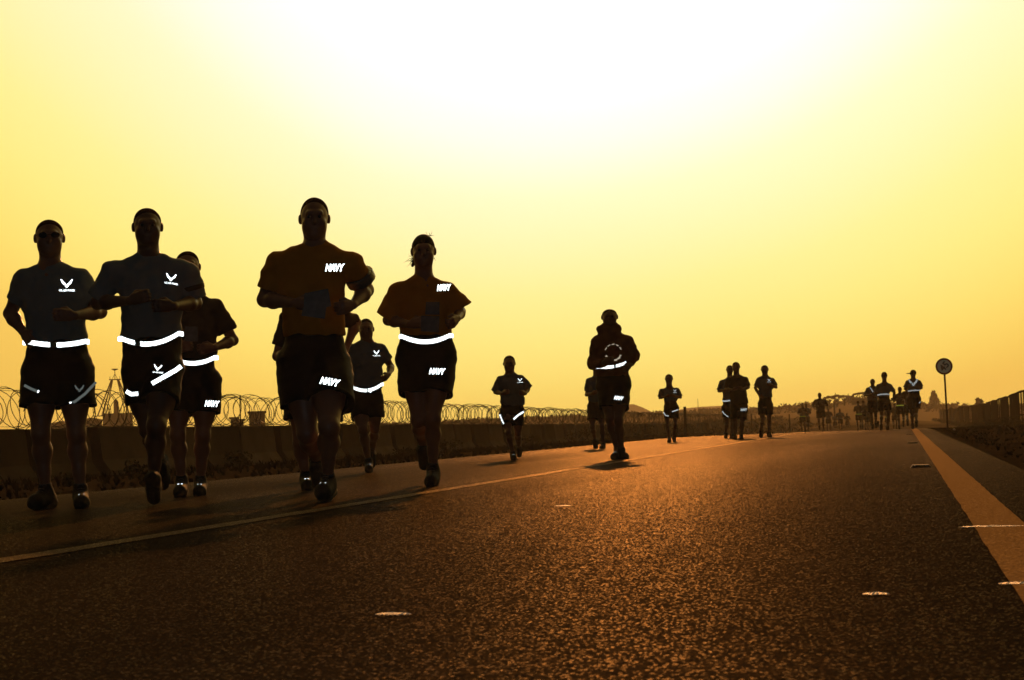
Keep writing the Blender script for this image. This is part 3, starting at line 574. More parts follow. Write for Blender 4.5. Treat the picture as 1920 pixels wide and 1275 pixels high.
# ------------------------------------------------------------------ right-hand fence
FX = 5.0; fence = empty('fence', (FX, 40, 0), 0, label='long dark screened fence running beside the right verge to the horizon', category='fence'); rnd = random.Random(8)
def fz(y): return ground_z(FX, y)
y = 40.0; n = 0; tops = []
while n < 100 and y < 420:
    st = 1.6 if y < 120 else 2.6; z = fz(y); ht = 1.45
    pm = MB(); pm.box((0, y-40, z+ht/2), (.06, .06, ht+.1)); pm.build('post', M_FENCE, fence); z2 = fz(y+st)
    gap = (n % 11 in (0, 1, 6)) or y < 76; pn = MB()
    if gap:
        for k in range(1, 4): pn.box((0, y-40+st*k/4, (z+z2)/2+ht*.5), (.012, .012, ht*.95))
    else: pn.add([(-.02, y-40+.05, z+.1), (-.02, y-40+st-.05, z2+.1), (-.02, y-40+st-.05, z2+ht), (-.02, y-40+.05, z+ht), (.02, y-40+.05, z+.1), (.02, y-40+st-.05, z2+.1), (.02, y-40+st-.05, z2+ht), (.02, y-40+.05, z+ht)], [(0, 1, 2, 3), (7, 6, 5, 4), (3, 2, 6, 7), (0, 4, 5, 1)])
    pn.build('panel' if not gap else 'railings', M_FENCE, fence); tops.append((0, y-40, z+ht+.03)); y += st; n += 1
mb = MB(); mb.tube(tops, .05, 6); mb.tube([(p[0], p[1], p[2]-1.0) for p in tops], .035, 5); mb.build('rail', M_FENCE, fence)
hd = MB(); rnd = random.Random(21)
for i in range(520):
    y = rnd.uniform(45, 240); x = FX-.3-rnd.random()*1.0; r = rnd.uniform(.10, .26); leaf_cloud(hd, rnd, (x, y, ground_z(x, y)+r*.5), r, 16, r*.35, .8)
hd.build('fence_scrub', M_SCRUB, kind='stuff')

# ------------------------------------------------------------------ small things on the road
def marker(x, y, lab):
    z = road_z(x, y)+.001; t = empty('road_stud', (x, y, z), 0, label=lab, category='road stud', group='raised studs beside the edge line'); mb = MB()
    mb.add([(-.08, -.05, 0), (.08, -.05, 0), (.08, .05, 0), (-.08, .05, 0), (-.062, -.028, .02), (.062, -.028, .02), (.062, .028, .02), (-.062, .028, .02)], [(3, 2, 1, 0), (4, 5, 6, 7), (0, 1, 5, 4), (1, 2, 6, 5), (2, 3, 7, 6), (3, 0, 4, 7)])
    mb.build('housing', M_STUD, t)
    for s_ in (-1, 1): m2 = MB(); m2.box((s_*.045, -.041, .0115), (.018, .012, .009)); m2.build('lens', MT['silver'], t)
M_STUD = mat('stud_plastic', (.015, .012, .01), .6, .2, .2, 30, .2, 80)
for y, lab in ((13.6, 'nearest dark raised stud on the asphalt beside the edge line'), (25.6, 'second dark raised stud along the edge line'), (37.6, 'farthest dark raised stud along the edge line')): marker(.115, y, lab)
def sliver(x, y, L, w, lab, grp=None, rz=0.0, hgt=.0042):  # added ridge standing in for a bright streak, shaped to catch the sun
    z = road_z(x, y)+.0045; mb = MB(); n = 12; rnd2 = random.Random(int(x*50+y*13)); V = []
    for k in range(n+1):
        t = k/n; q = math.sin(PI*t)**.5 if 0 < k < n else .15; yo = rnd2.uniform(-.004, .004); hh_ = hgt*q*rnd2.uniform(.75, 1.1)
        V += [(L*(t-.5), -w*.5*q+yo, 0), (L*(t-.5), w*.15*q+yo, hh_), (L*(t-.5), w*.5*q+yo, 0)]
    F = [(3*k+j, 3*k+3+j, 3*k+4+j, 3*k+1+j) for k in range(n) for j in (0, 1)]+[(3*k, 3*k+2, 3*k+5, 3*k+3) for k in range(n)]
    mb.add(V, F); o = mb.build('glint_ridge', M_GLINT, None, False, loc=(x, y, z), rotz=rz, label=lab, category='reflector')
    return o
M_GLINT = mat('glint_gloss', (.17, .13, .09), .42, .6, .5, 90, .9, 260, metal=.5)  # gloss for the added glint ridges and the verge reflector
def gp(px, py):
    d = fw+rt*((px-960)/3200)-up*((py-637.5)/3200); t = .4/-d.z; return d.x*t, d.y*t
for px, py, wpx, lab in ((1858, 989.5, 112, 'long glossy ridge glinting across the edge line, the farther of two'), (1905, 1098, 60, 'bright sliver lying across the edge line at the frame\'s right side, nearer one'), (1642, 1118.5, 48, 'thin glinting ridge on the open asphalt right of centre'), (738, 1159, 72, 'thin glinting ridge on the asphalt in the lower left foreground'), (1056, 952.5, 32, 'short glinting ridge in the middle of the near lane')):
    x, y = gp(px, py); s_ = 3200/(y/math.cos(YAW)); sliver(x, y, wpx*y/3200*1.02, .02, lab)
x, y = gp(1781, 806); x, y, a = at(1781, 47); mb = MB(); mb.tube([(0, 0, 0), (0, 0, .03), (0, 0, .055), (0, 0, .06)], [.035, .035, .028, .008], 10); mb.build('verge_reflector', M_GLINT, None, True, loc=(x, y, ground_z(x, y)), label='small shiny dome glinting on the dark verge beside the sign pole', category='reflector')  # small round reflector, added for a bright glint on the verge
# ------------------------------------------------------------------ people
def lerp(a, b, t): return V3(a)*(1-t)+V3(b)*t
def hand(s, w, tip, g, face, curl=1.0):
    """palm, four bent fingers of unequal length and a thumb that leaves the palm's side"""
    w, tip = V3(w), V3(tip); u = norm(tip-w); zz = V3((0, 0, 1)); v = norm(zz-u*(zz@u)) if abs(u[2]) < .9 else norm(V3((1, 0, 0))-u*u[0])
    n = np.cross(u, v); n = n*(1 if n[1]*-face > 0 else -1); v = norm(v)      # n: palm side, towards the body
    pk = w+u*.085*g
    s.cap(w, pk, .022*g, .02*g, k=.015); s.cap(w+u*.03*g+v*.018*g, pk+v*.026*g, .017*g, .014*g, k=.012); s.cap(w+u*.03*g-v*.018*g, pk-v*.026*g, .017*g, .013*g, k=.012)
    for i, (off, ln) in enumerate(((.030, .92), (.010, 1.0), (-.010, .95), (-.029, .78))):
        a = pk+v*off*g; b = a+(u*.9+n*.35*curl)*.036*ln*g; c = b+(u*(.5-.45*curl)+n*.9)*.026*ln*g; d = c+(-u*.6*curl+n*.35)*.02*ln*g
        s.cap(a, b, .0102*g, .0092*g, k=.005); s.cap(b, c, .0092*g, .0085*g, k=.004); s.cap(c, d, .0085*g, .0075*g, k=.004)
    t0 = w+u*.025*g+v*.02*g; t1 = t0+(u*.6+v*.6+n*.35)*.038*g; t2 = t1+(u*.85-v*.05+n*.45)*.03*g
    s.cap(t0, t1, .014*g, .0115*g, k=.01); s.cap(t1, t2, .0115*g, .009*g, k=.005)

def shoe_sdf(a, t, g, part):
    a, t = V3(a), V3(t); d = t-a; d2 = norm(d); s = SDF()
    # foot frame: heel under the ankle, toe towards t
    zz = V3((0, 0, 1)); upv = norm(zz-d2*(zz@d2)); L = .165*g
    toe = a+norm(d+upv*0)*min(.23*g, max(L, np.linalg.norm(d))); sole_n = upv
    heel = a-upv*.055*g-d2*.035*g; ball = a+(toe-a)*.78-upv*.012*g; tip = toe-upv*.005*g
    if part == 'upper':
        s.cap(a+upv*.03*g, a-upv*.03*g, .043*g, .044*g, k=.03); s.cap(heel, ball, .040*g, .044*g, k=.03); s.cap(ball, tip, .044*g, .031*g, k=.02); s.cap(a-upv*.01*g, ball+upv*.012*g, .038*g, .034*g, k=.03)
        s.cap(a+upv*.02*g, a+upv*.09*g, .031*g, .031*g, k=.0, sub=True)
    else:
        s.cap(heel-upv*.03*g, ball-upv*.032*g, .042*g, .047*g, k=.01); s.cap(ball-upv*.032*g, tip-upv*.022*g, .047*g, .034*g, k=.01)
        s.cut(heel-upv*.012*g, upv)
    return s

def mesh_sdf(name, s, h, material, parent, **kw):
    D, lo, hh = s.grid(h); V, F = surfnet(D, lo, hh)
    if not len(F): return None
    return obj(name, V, F, material, parent, **kw)

def project(name, P2, F, bvh, material, parent, lift=.004, thick=0):
    """lay a flat figure (x, z) on the cloth it is printed on"""
    out = []; last = -.1
    for x, z in P2:
        hit = bvh.ray_cast(Vector((x, -1.2, z)), Vector((0, 1, 0)))
        y = hit[0].y if hit[0] else last; last = y; out.append((x, y-lift, z))
    return obj(name, out, F, material, parent, smooth=False)

def wings(w):
    """stylised pair of wings over a small star: the service emblem"""
    P, F = [], []
    def poly(q): n = len(P); P.extend(q); F.append(tuple(range(n, n+len(q))))
    for s in (-1, 1):
        f = lambda q: [(x*s*w, y*w) for x, y in (q if s > 0 else q[::-1])]
        poly(f([(.04, -.14), (.22, -.08), (.14, .12), (.015, .0)]))
        poly(f([(.22, -.08), (.42, .12), (.28, .26), (.14, .12)]))
        poly(f([(.42, .12), (.56, .48), (.43, .50), (.28, .26)]))
        poly(f([(.03, -.14), (.14, -.10), (.16, -.20), (.10, -.24)]))
    k = [(.0, -.12), (.05, -.18), (.10, -.27), (.0, -.34), (-.10, -.27), (-.05, -.18)]; poly([(x*w, y*w) for x, y in k])
    return P, F
TXT_NAVY = text2d('NAVY', 1.0, .062, .3); TXT_AF = text2d('U.S. AIR FORCE', 1.0, .02, .0)

def decal(d, shirt_bvh, short_bvh, shirt, shorts, small):
    bvh, par = (shirt_bvh, shirt) if d[-1] == 's' else (short_bvh, shorts)
    if not par: return
    if d[0] in ('af', 'afs'):
        m_ = MT['retro'] if not (d[0] == 'afs' and d[3] < .09 and d[-1] == 'h') else MT['retro_dim']
        P, F = wings(d[3]*(.72 if d[0] == 'af' else .9)); P = place2d(P, d[1], d[2]+d[3]*.12, -d[4]); project('wing_emblem', P, F, bvh, m_, par, .006)
        if d[0] == 'af' and not small:
            P, F = TXT_AF; P = place2d(P, d[1], d[2]-d[3]*.36, -d[4], d[3], d[3]*.15); project('chest_lettering' if d[-1] == 's' else 'leg_lettering', P, F, bvh, m_, par, .006)
        elif d[0] == 'af':
            P = place2d([(-.5, -.06), (.5, -.06), (.5, .06), (-.5, .06)], d[1], d[2]-d[3]*.42, -d[4], d[3]); project('chest_lettering', P, [(0, 1, 2, 3)], bvh, m_, par, .008)
    elif d[0] == 'navy':
        P, F = TXT_NAVY; P = place2d(P, d[1], d[2], d[5], d[3], d[4]); project('chest_lettering' if d[-1] == 's' else 'leg_lettering', P, F, bvh, MT['retro'], par, .008)
    elif d[0] == 'pipe':
        pts = d[1]; w = d[2]/2; C = []
        for i in range(len(pts)-1):
            for k in range(6): t = k/6; C.append((pts[i][0]*(1-t)+pts[i+1][0]*t, pts[i][1]*(1-t)+pts[i+1][1]*t))
        C.append(tuple(pts[-1])); P = []; n = len(C)
        for i, p in enumerate(C):
            a, b = C[max(0, i-1)], C[min(n-1, i+1)]; l = math.hypot(b[0]-a[0], b[1]-a[1])+1e-9; nx, nz = -(b[1]-a[1])/l, (b[0]-a[0])/l
            P += [(p[0]+nx*w, p[1]+nz*w), (p[0], p[1]), (p[0]-nx*w, p[1]-nz*w)]
        F = [(3*i+j, 3*i+j+1, 3*i+j+4, 3*i+j+3) for i in range(n-1) for j in (0, 1)]
        if d[3]: project('reflective_piping', P, F, bvh, MT['retro'], par, .007)
        else:
            k = int(n*.86); project('reflective_piping', P[:3*k+3], [f for f in F if max(f) < 3*k+3], bvh, MT['retro_dim'], par, .007)  # glint painted by material: dim run, bright only at the tip
            P2 = P[3*k:]; project('reflective_piping', P2, [(3*i+j, 3*i+j+1, 3*i+j+4, 3*i+j+3) for i in range(len(P2)//3-1) for j in (0, 1)], bvh, MT['retro'], par, .007)
    elif d[0] == 'ring':
        R = d[3]/2; P = []; F = []
        for (r0, r1, a0, a1, m_) in ((.72, .95, 200, 340, 1), (.82, .95, 20, 160, 1)):
            n0 = len(P); K = 14
            for k in range(K+1):
                a = math.radians(a0+(a1-a0)*k/K); wv = (r1-r0)*(.75+.25*math.sin(k*2.3)); P += [(d[1]+R*r0*math.cos(a), d[2]+R*r0*math.sin(a)), (d[1]+R*(r0+wv)*math.cos(a), d[2]+R*(r0+wv)*math.sin(a))]
            F += [(n0+2*k, n0+2*k+1, n0+2*k+3, n0+2*k+2) for k in range(K) if k % 3 != 2 or a0 > 100]
        project('round_print', P, F, bvh, MT['ink'], par, .006)
        P = [(d[1], d[2])]+[(d[1]+R*.6*math.cos(2*PI*k/20), d[2]+R*.6*math.sin(2*PI*k/20)) for k in range(20)]
        project('round_print', P, [(0, k+1, (k+1) % 20+1) for k in range(20)], bvh, MT['ink_red'], par, .005)

def person(P, label, h=.0055, skin='skin', shirt='grey_shirt', build=1.0, sleeve=.78, sflare=1.0, short_f=.62, short_r=1.0, hair='short', belt_m='belt', glasses=False,
           long_sleeve=False, group='runners on the road', seed=0, hood=False, armband=None, waist_r=1.0, noise=.006, category='person'):
    g = P['top'][2]/1.80 if P['top'][2] > 1.3 else .8; g = max(.85, min(1.04, g)); fc = P['f']; B = build
    J = {k: V3(P[k]) for k in ('top', 'chin', 'sL', 'eL', 'wL', 'hL', 'sR', 'eR', 'wR', 'hR', 'hipL', 'kL', 'aL', 'tL', 'hipR', 'kR', 'aR', 'tR')}
    small = h > .009
    hh = J['top'][2]-J['chin'][2]; hx = P['hw']/.335/1.0; cx, cz = J['chin'][0]*.5+J['top'][0]*.5, J['chin'][2]; tilt = (J['top'][0]-J['chin'][0])/hh
    hw = P['hw']; F_ = fc*1.0     # face looks along y*fc
    hp = lambda x, y, z: (cx+x*hw*2+(z-.5)*tilt*hh, y*hh*F_, cz+z*hh)      # head frame: x in head widths, y towards the face, z from chin to crown
    ch, wa = P['ch'], P['wa']; chz, waz = ch[2], wa[2]; cw, ww = ch[3], wa[3]
    for q in ('sL', 'sR'): J[q][2] -= .014*g
    neck = V3((cx*.6+(J['sL'][0]+J['sR'][0])*.2, .0, max(J['sL'][2], J['sR'][2])+.055*g)); pel = (J['hipL']+J['hipR'])/2
    # ---- body: one skin from crown to toes
    s = SDF()
    s.ell(hp(0, -.08, .62), (hw*.98, .42*hh, .385*hh), k=.02); s.ell(hp(0, .1, .40), (hw*.84, .31*hh, .38*hh), k=.04); s.ell(hp(0, .12, .22), (hw*.70, .26*hh, .17*hh), k=.05); s.ell(hp(0, .27, .09), (hw*.44, .11*hh, .09*hh), k=.03)
    s.cap(hp(0, .38, .56), hp(0, .47, .37), .008*g+.002, .0135*g, k=.012)
    s.cap(hp(-.22, .36, .60), hp(.22, .36, .60), .012*g, .012*g, k=.02); s.cap(hp(-.10, .40, .22), hp(.10, .40, .22), .008*g, .008*g, k=.01)
    for q in (-1, 1):
        s.ell(hp(q*.19, .42, .50), (.016*g, .012*g, .010*g), k=.008, sub=True); s.ell(hp(q*.52, -.08, .50), (.011*g, .019*g, .030*g), k=.008); s.ell(hp(q*.26, .30, .36), (.02*g, .02*g, .02*g), k=.03)
    s.cap(hp(0, -.12, .30), neck+V3((0, -.02*fc, -.03)), hw*.76, hw*.86, k=.03)
    s.cap(neck+V3((-.03*g, 0, .015)), J['sL']+V3((0.02, 0, 0)), .050*g*B, .046*g*B, k=.04); s.cap(neck+V3((.03*g, 0, .015)), J['sR']-V3((0.02, 0, 0)), .050*g*B, .046*g*B, k=.04)
    up_c = V3(((J['sL'][0]+J['sR'][0])/2, 0, neck[2]-.13*g))
    s.cap(up_c, (ch[0], 0, chz), cw*.86, cw*.86, k=.04, ry=(.085*g, .10*g)); s.cap((ch[0], 0, chz), (wa[0], 0, waz), cw*.86, ww*.80, k=.04, ry=(.10*g, .085*g*waist_r))
    s.cap((wa[0], 0, waz), pel+V3((0, 0, -.02)), ww*.80, ww*.85, k=.05, ry=(.085*g, .1*g))
    for q in 'LR':
        S_, E_, W_, H_ = J['s'+q], J['e'+q], J['w'+q], J['h'+q]
        s.ell(S_, (.052*g*B, .052*g*B, .054*g*B), k=.03); s.cap(S_, E_, .050*g*B, .038*g*B, k=.03); s.ell(lerp(S_, E_, .5)+V3((0, fc*.012, 0)), (.046*g*B,)*3, k=.03)
        s.cap(E_, lerp(E_, W_, .3), .038*g*B, .042*g*B, k=.02); s.cap(lerp(E_, W_, .3), W_, .042*g*B, .025*g, k=.02); hand(s, W_, H_, g*1.02, fc, 1.0)
        I_, K_, A_, T_ = J['hip'+q], J['k'+q], J['a'+q], J['t'+q]
        s.cap(I_, K_, .088*g*B, .054*g*B, k=.04); s.ell(lerp(I_, K_, .45)+V3((0, fc*.015, 0)), (.078*g*B, .08*g*B, .12*g), k=.05); s.ell(K_+V3((0, fc*.012, 0)), (.05*g, .05*g, .06*g), k=.02)
        bk = V3((0, -fc*.022*g, 0)); c1 = lerp(K_, A_, .30)+bk
        s.cap(K_, c1, .046*g*B, .055*g*B, k=.03); s.cap(c1, lerp(K_, A_, .68), .055*g*B, .036*g, k=.03); s.cap(lerp(K_, A_, .62), A_, .038*g, .031*g, k=.02)
        s.cap(A_, lerp(A_, T_, .9), .030*g, .022*g, k=.02)
    body = mesh_sdf('person', s, h, MT[skin], None, label=label, category=category, group=group)
    # ---- hair
    if hair != 'none':
        s = SDF(noise=.0012, seed=seed); r = 1.035 if hair == 'short' else 1.045
        s.ell(hp(0, -.08, .62), (hw*.98*r+.001, .42*hh*r+.002, .385*hh*r), k=.02)
        s.cut(hp(0, .20, .80), (0, fc*.80, -.60)) if hair != 'back' else s.cut(hp(0, .34, .6), (0, fc, -.1))
        s.cut(hp(0, 0, .42), (0, 0, -1)); 
        mesh_sdf('hair', s, min(h, .008) if not small else h*.7, MT['buzz' if hair == 'short' else 'hair'], body)
    if not small:
        mb = MB()
        for q in (-1, 1):
            c = V3(hp(q*.19, .375, .505)); bmv = []; n0 = []
            for i in range(5):
                for j in range(8): a = PI*i/4; b2 = 2*PI*j/8; n0.append((c[0]+.012*g*math.sin(a)*math.cos(b2), c[1]+.012*g*math.sin(a)*math.sin(b2), c[2]+.012*g*math.cos(a)))
            mb.add(n0, [(i*8+j, i*8+(j+1) % 8, (i+1)*8+(j+1) % 8, (i+1)*8+j) for i in range(4) for j in range(8)])
        mb.build('eyes', MT['eye'], body, True)
    if glasses:
        mb = MB()
        for q in (-1, 1):
            pts = []; c = hp(q*.23, .47, .53)
            for k in range(12): a = 2*PI*k/12; pts.append((c[0]+.027*math.cos(a)*g, c[1]+.006*abs(math.cos(a)), c[2]+.019*math.sin(a)*g))
            f2 = [(x, y-.004*-fc, z) for x, y, z in pts]; mb.add(pts+f2, [tuple(range(12)), tuple(range(23, 11, -1))]+[(k, k+12, (k+1) % 12+12, (k+1) % 12) for k in range(12)])
        gl = mb.build('glasses', MT['lens'], body); fr = MB()
        for q in (-1, 1): fr.tube([hp(q*.42, .42, .54), hp(q*.53, .2, .54), hp(q*.54, -.06, .52)], .0025, 5)
        fr.tube([hp(-.08, .48, .54), hp(.08, .48, .54)], .0025, 5); fr.build('frame', MT['strap'], gl)
    # ---- shirt
    cs = SDF(noise=noise, seed=seed)
    cs.cap(neck+V3((-.03*g, 0, .012)), J['sL']+V3((0.02, 0, 0)), .060*g*B, .056*g*B, k=.05); cs.cap(neck+V3((.03*g, 0, .012)), J['sR']+V3((-.02, 0, 0)), .060*g*B, .056*g*B, k=.05)
    cs.cap(up_c, (ch[0], 0, chz), cw*.97, cw, k=.05, ry=(.105*g, .12*g)); cs.cap((ch[0], 0, chz), (wa[0], 0, waz), cw, ww, k=.05, ry=(.12*g, .112*g*waist_r)); cs.cap((wa[0], 0, waz), (wa[0], 0, P['hem']-.06), ww, ww*.98, k=.03, ry=(.112*g*waist_r, .112*g*waist_r))
    for q in 'LR':
        S_, E_, W_ = J['s'+q], J['e'+q], J['w'+q]
        if long_sleeve:
            cs.cap(S_, E_, .066*g*B, .068*g*B, k=.045); cs.cap(E_, lerp(E_, W_, .95), .066*g*B, .042*g*B, k=.03, flat=1)
        else:
            en = lerp(S_, E_, sleeve); cs.cap(S_, en, .064*g*B, .068*g*B*sflare, k=.045, flat=1)
            if h < .008:
                d_ = norm(E_-S_); cs.cap(en-d_*.05, en+d_*.06, .050*g*B*(.5+.5*sflare), .056*g*B*sflare, k=0, sub=True)
    cs.cut((0, 0, P['hem']), (0, 0, -1))
    if not hood: cs.ell((neck[0], fc*.05, neck[2]+.115*g), (hw*1.0, .11*g, .085*g), k=0, sub=True)
    if hood:
        cs.cap(hp(-.36, -.1, -.05), hp(.36, -.1, -.05), .034, .038, k=.03); cs.cap(hp(-.55, .05, -.28), hp(.55, .05, -.28), .055, .05, k=.05); cs.cap(hp(0, -.35, .02), hp(0, -.3, -.3), .055, .07, k=.04); cs.cap(hp(0, -.05, .02), neck, .062, .075, k=.05)
    shirt_o = mesh_sdf('jacket' if hood else 'shirt', cs, h, MT[shirt], body)
    # ---- shorts
    ss = SDF(noise=noise*.9, seed=seed+5)
    ss.cap((wa[0], 0, P['hem']+.05*g), pel+V3((0, 0, .03)), ww*.93, ww*1.02*short_r, k=.05, ry=(.10*g*waist_r, .118*g))
    for q in 'LR':
        I_, K_ = J['hip'+q], J['k'+q]; en = lerp(I_, K_, short_f); ss.cap(I_+V3((0, 0, .02)), en, .108*g*B*short_r, .112*g*B*short_r, k=.03, flat=1)
    for q in 'LR':
        if h < .008:
            I_, K_ = J['hip'+q], J['k'+q]; en = lerp(I_, K_, short_f); d_ = norm(K_-I_); ss.cap(en-d_*.05, en+d_*.05, .088*g*B*short_r, .097*g*B*short_r, k=0, sub=True)
    shorts_o = mesh_sdf('shorts', ss, h, MT['shorts'], body)
    # ---- shoes and socks
    for q in 'LR':
        A_, T_, K_ = J['a'+q], J['t'+q], J['k'+q]
        up_o = mesh_sdf('shoe', shoe_sdf(A_, T_, g, 'upper'), h, MT['shoe'], body); mesh_sdf('sole', shoe_sdf(A_, T_, g, 'sole'), h*.9, MT['sole'], up_o)
        if not small:
            k_ = SDF(); k_.cap(A_, lerp(A_, K_, .15), .037*g, .0375*g, k=.01, flat=1); mesh_sdf('sock', k_, .006, MT['sock'], body)
            # laces and a small reflective fleck on the tongue
            d_ = norm(T_-A_); zz = V3((0, 0, 1)); u_ = norm(zz-d_*(zz@d_)); side = np.cross(d_, u_); mb = MB()
            for i in range(4):
                c = A_+d_*(.055+.022*i)*g+u_*(.040-.008*i)*g; mb.tube([c-side*.022*g, c+u_*.006*g, c+side*.022*g], .003, 4)
            mb.build('laces', MT['sock'], up_o)
            mb = MB(); c = A_+d_*.135*g+u_*.034*g; 
            for o_ in (-1, 1): cc = c+side*.012*o_*g; mb.box(cc, (.010, .005, .007))
            mb.build('reflective_tab', MT['retro'], up_o)
    # ---- belt
    sb = BVHTree.FromObject(shirt_o, bpy.context.evaluated_depsgraph_get()) if shirt_o else None
    hb = BVHTree.FromObject(shorts_o, bpy.context.evaluated_depsgraph_get()) if shorts_o else None
    if 'belt' in P:
        b = P['belt']; q2, q1, q0 = b['q']; x0, x1 = b['x']; un = SDF(noise=noise, seed=seed); un.p = [p for p in cs.p if p[0] != 'cut' and not p[7]]+[p for p in ss.p if p[0] != 'cut' and not p[7]]
        hb_ = h*.62 if not small else max(.006, b['w']/3.6); zc = [q2*x*x+q1*x+q0 for x in (x0, (x0+x1)/2, x1)]
        lo = np.array([min(x0, wa[0]-ww)-.06, -.2*g, min(zc)-b['w']-.02]); hi = np.array([max(x1, wa[0]+ww)+.06, .2*g, max(zc)+b['w']+.02])
        # only torso pieces carry the belt
        un.p = un.p[:2+3]+[p for p in ss.p if p[0] != 'cut' and not p[7]]
        D, lo_, h_ = un.grid(hb_, lo, hi); X = lo[0]+hb_*np.arange(D.shape[0]); Z = lo[2]+hb_*np.arange(D.shape[2]); xc = np.clip(X, x0, x1); zb = q2*xc*xc+q1*xc+q0
        D = np.maximum(np.maximum(D-.006, -(D+.012)), (np.abs(Z[None, None, :]-zb[:, None, None])-b['w']/2)).astype(np.float32)
        V, F = surfnet(D, lo_, h_)
        if len(F):
            gp = b['gap']
            if gp:
                fx = V[F].mean(1); mk = (fx[:, 0] > gp[0]) & (fx[:, 0] < gp[1]) & (fx[:, 1] < 0); bo = obj('belt', V, F[~mk], MT[belt_m], body)
                if mk.any(): obj('buckle', V, F[mk], MT['buckle'], bo)
            else: obj('belt', V, F, MT[belt_m], body)
    for d in P['dec']: decal(d, sb, hb, shirt_o, shorts_o, small)
    if armband:
        for (q, t, r_, mk) in armband:
            S_, E_ = J['s'+q], J['e'+q]; a = SDF(); a.cap(lerp(S_, E_, t), lerp(S_, E_, t+r_), .082*g*B, .080*g*B, k=0, flat=2); mesh_sdf('armband', a, .006, MT[mk], body)
    if hair == 'back':
        rnd = random.Random(seed); mb = MB()
        for i in range(34):
            sx = rnd.choice([-1, -1, -1, 1]); p = V3(hp(.42*sx, -.2+rnd.uniform(-.15, .1), .30+rnd.uniform(-.1, .12))) if i < 26 else V3(hp(.22+rnd.uniform(-.1, .2), -.05, .97)); pts = [p]
            dd = V3((sx*rnd.uniform(.1, .9), rnd.uniform(-.2, .5), rnd.uniform(-1, .1))) if i < 26 else V3((rnd.uniform(-.2, .9), .2, rnd.uniform(.2, .8))); L = rnd.uniform(.02, .06) if i < 26 else rnd.uniform(.012, .035)
            for k in range(3): dd = norm(dd+V3([rnd.uniform(-.6, .6) for _ in range(3)])); p = p+dd*L/2; pts.append(p)
            mb.tube(pts, [.0022, .0018, .0012, .0006], 4)
        mb.build('loose_hair', MT['hair'], body)
        s = SDF(noise=.004, seed=seed); s.ell(hp(-.25, -.45, .42), (.035, .04, .045), k=.02); s.cap(hp(-.25, -.45, .42), hp(-.5, -.5, .12), .03, .012, k=.02); mesh_sdf('ponytail', s, .006, MT['hair'], body)
    body.location = P['o']; body.rotation_euler = (0, 0, math.radians(P['r']))
    return body

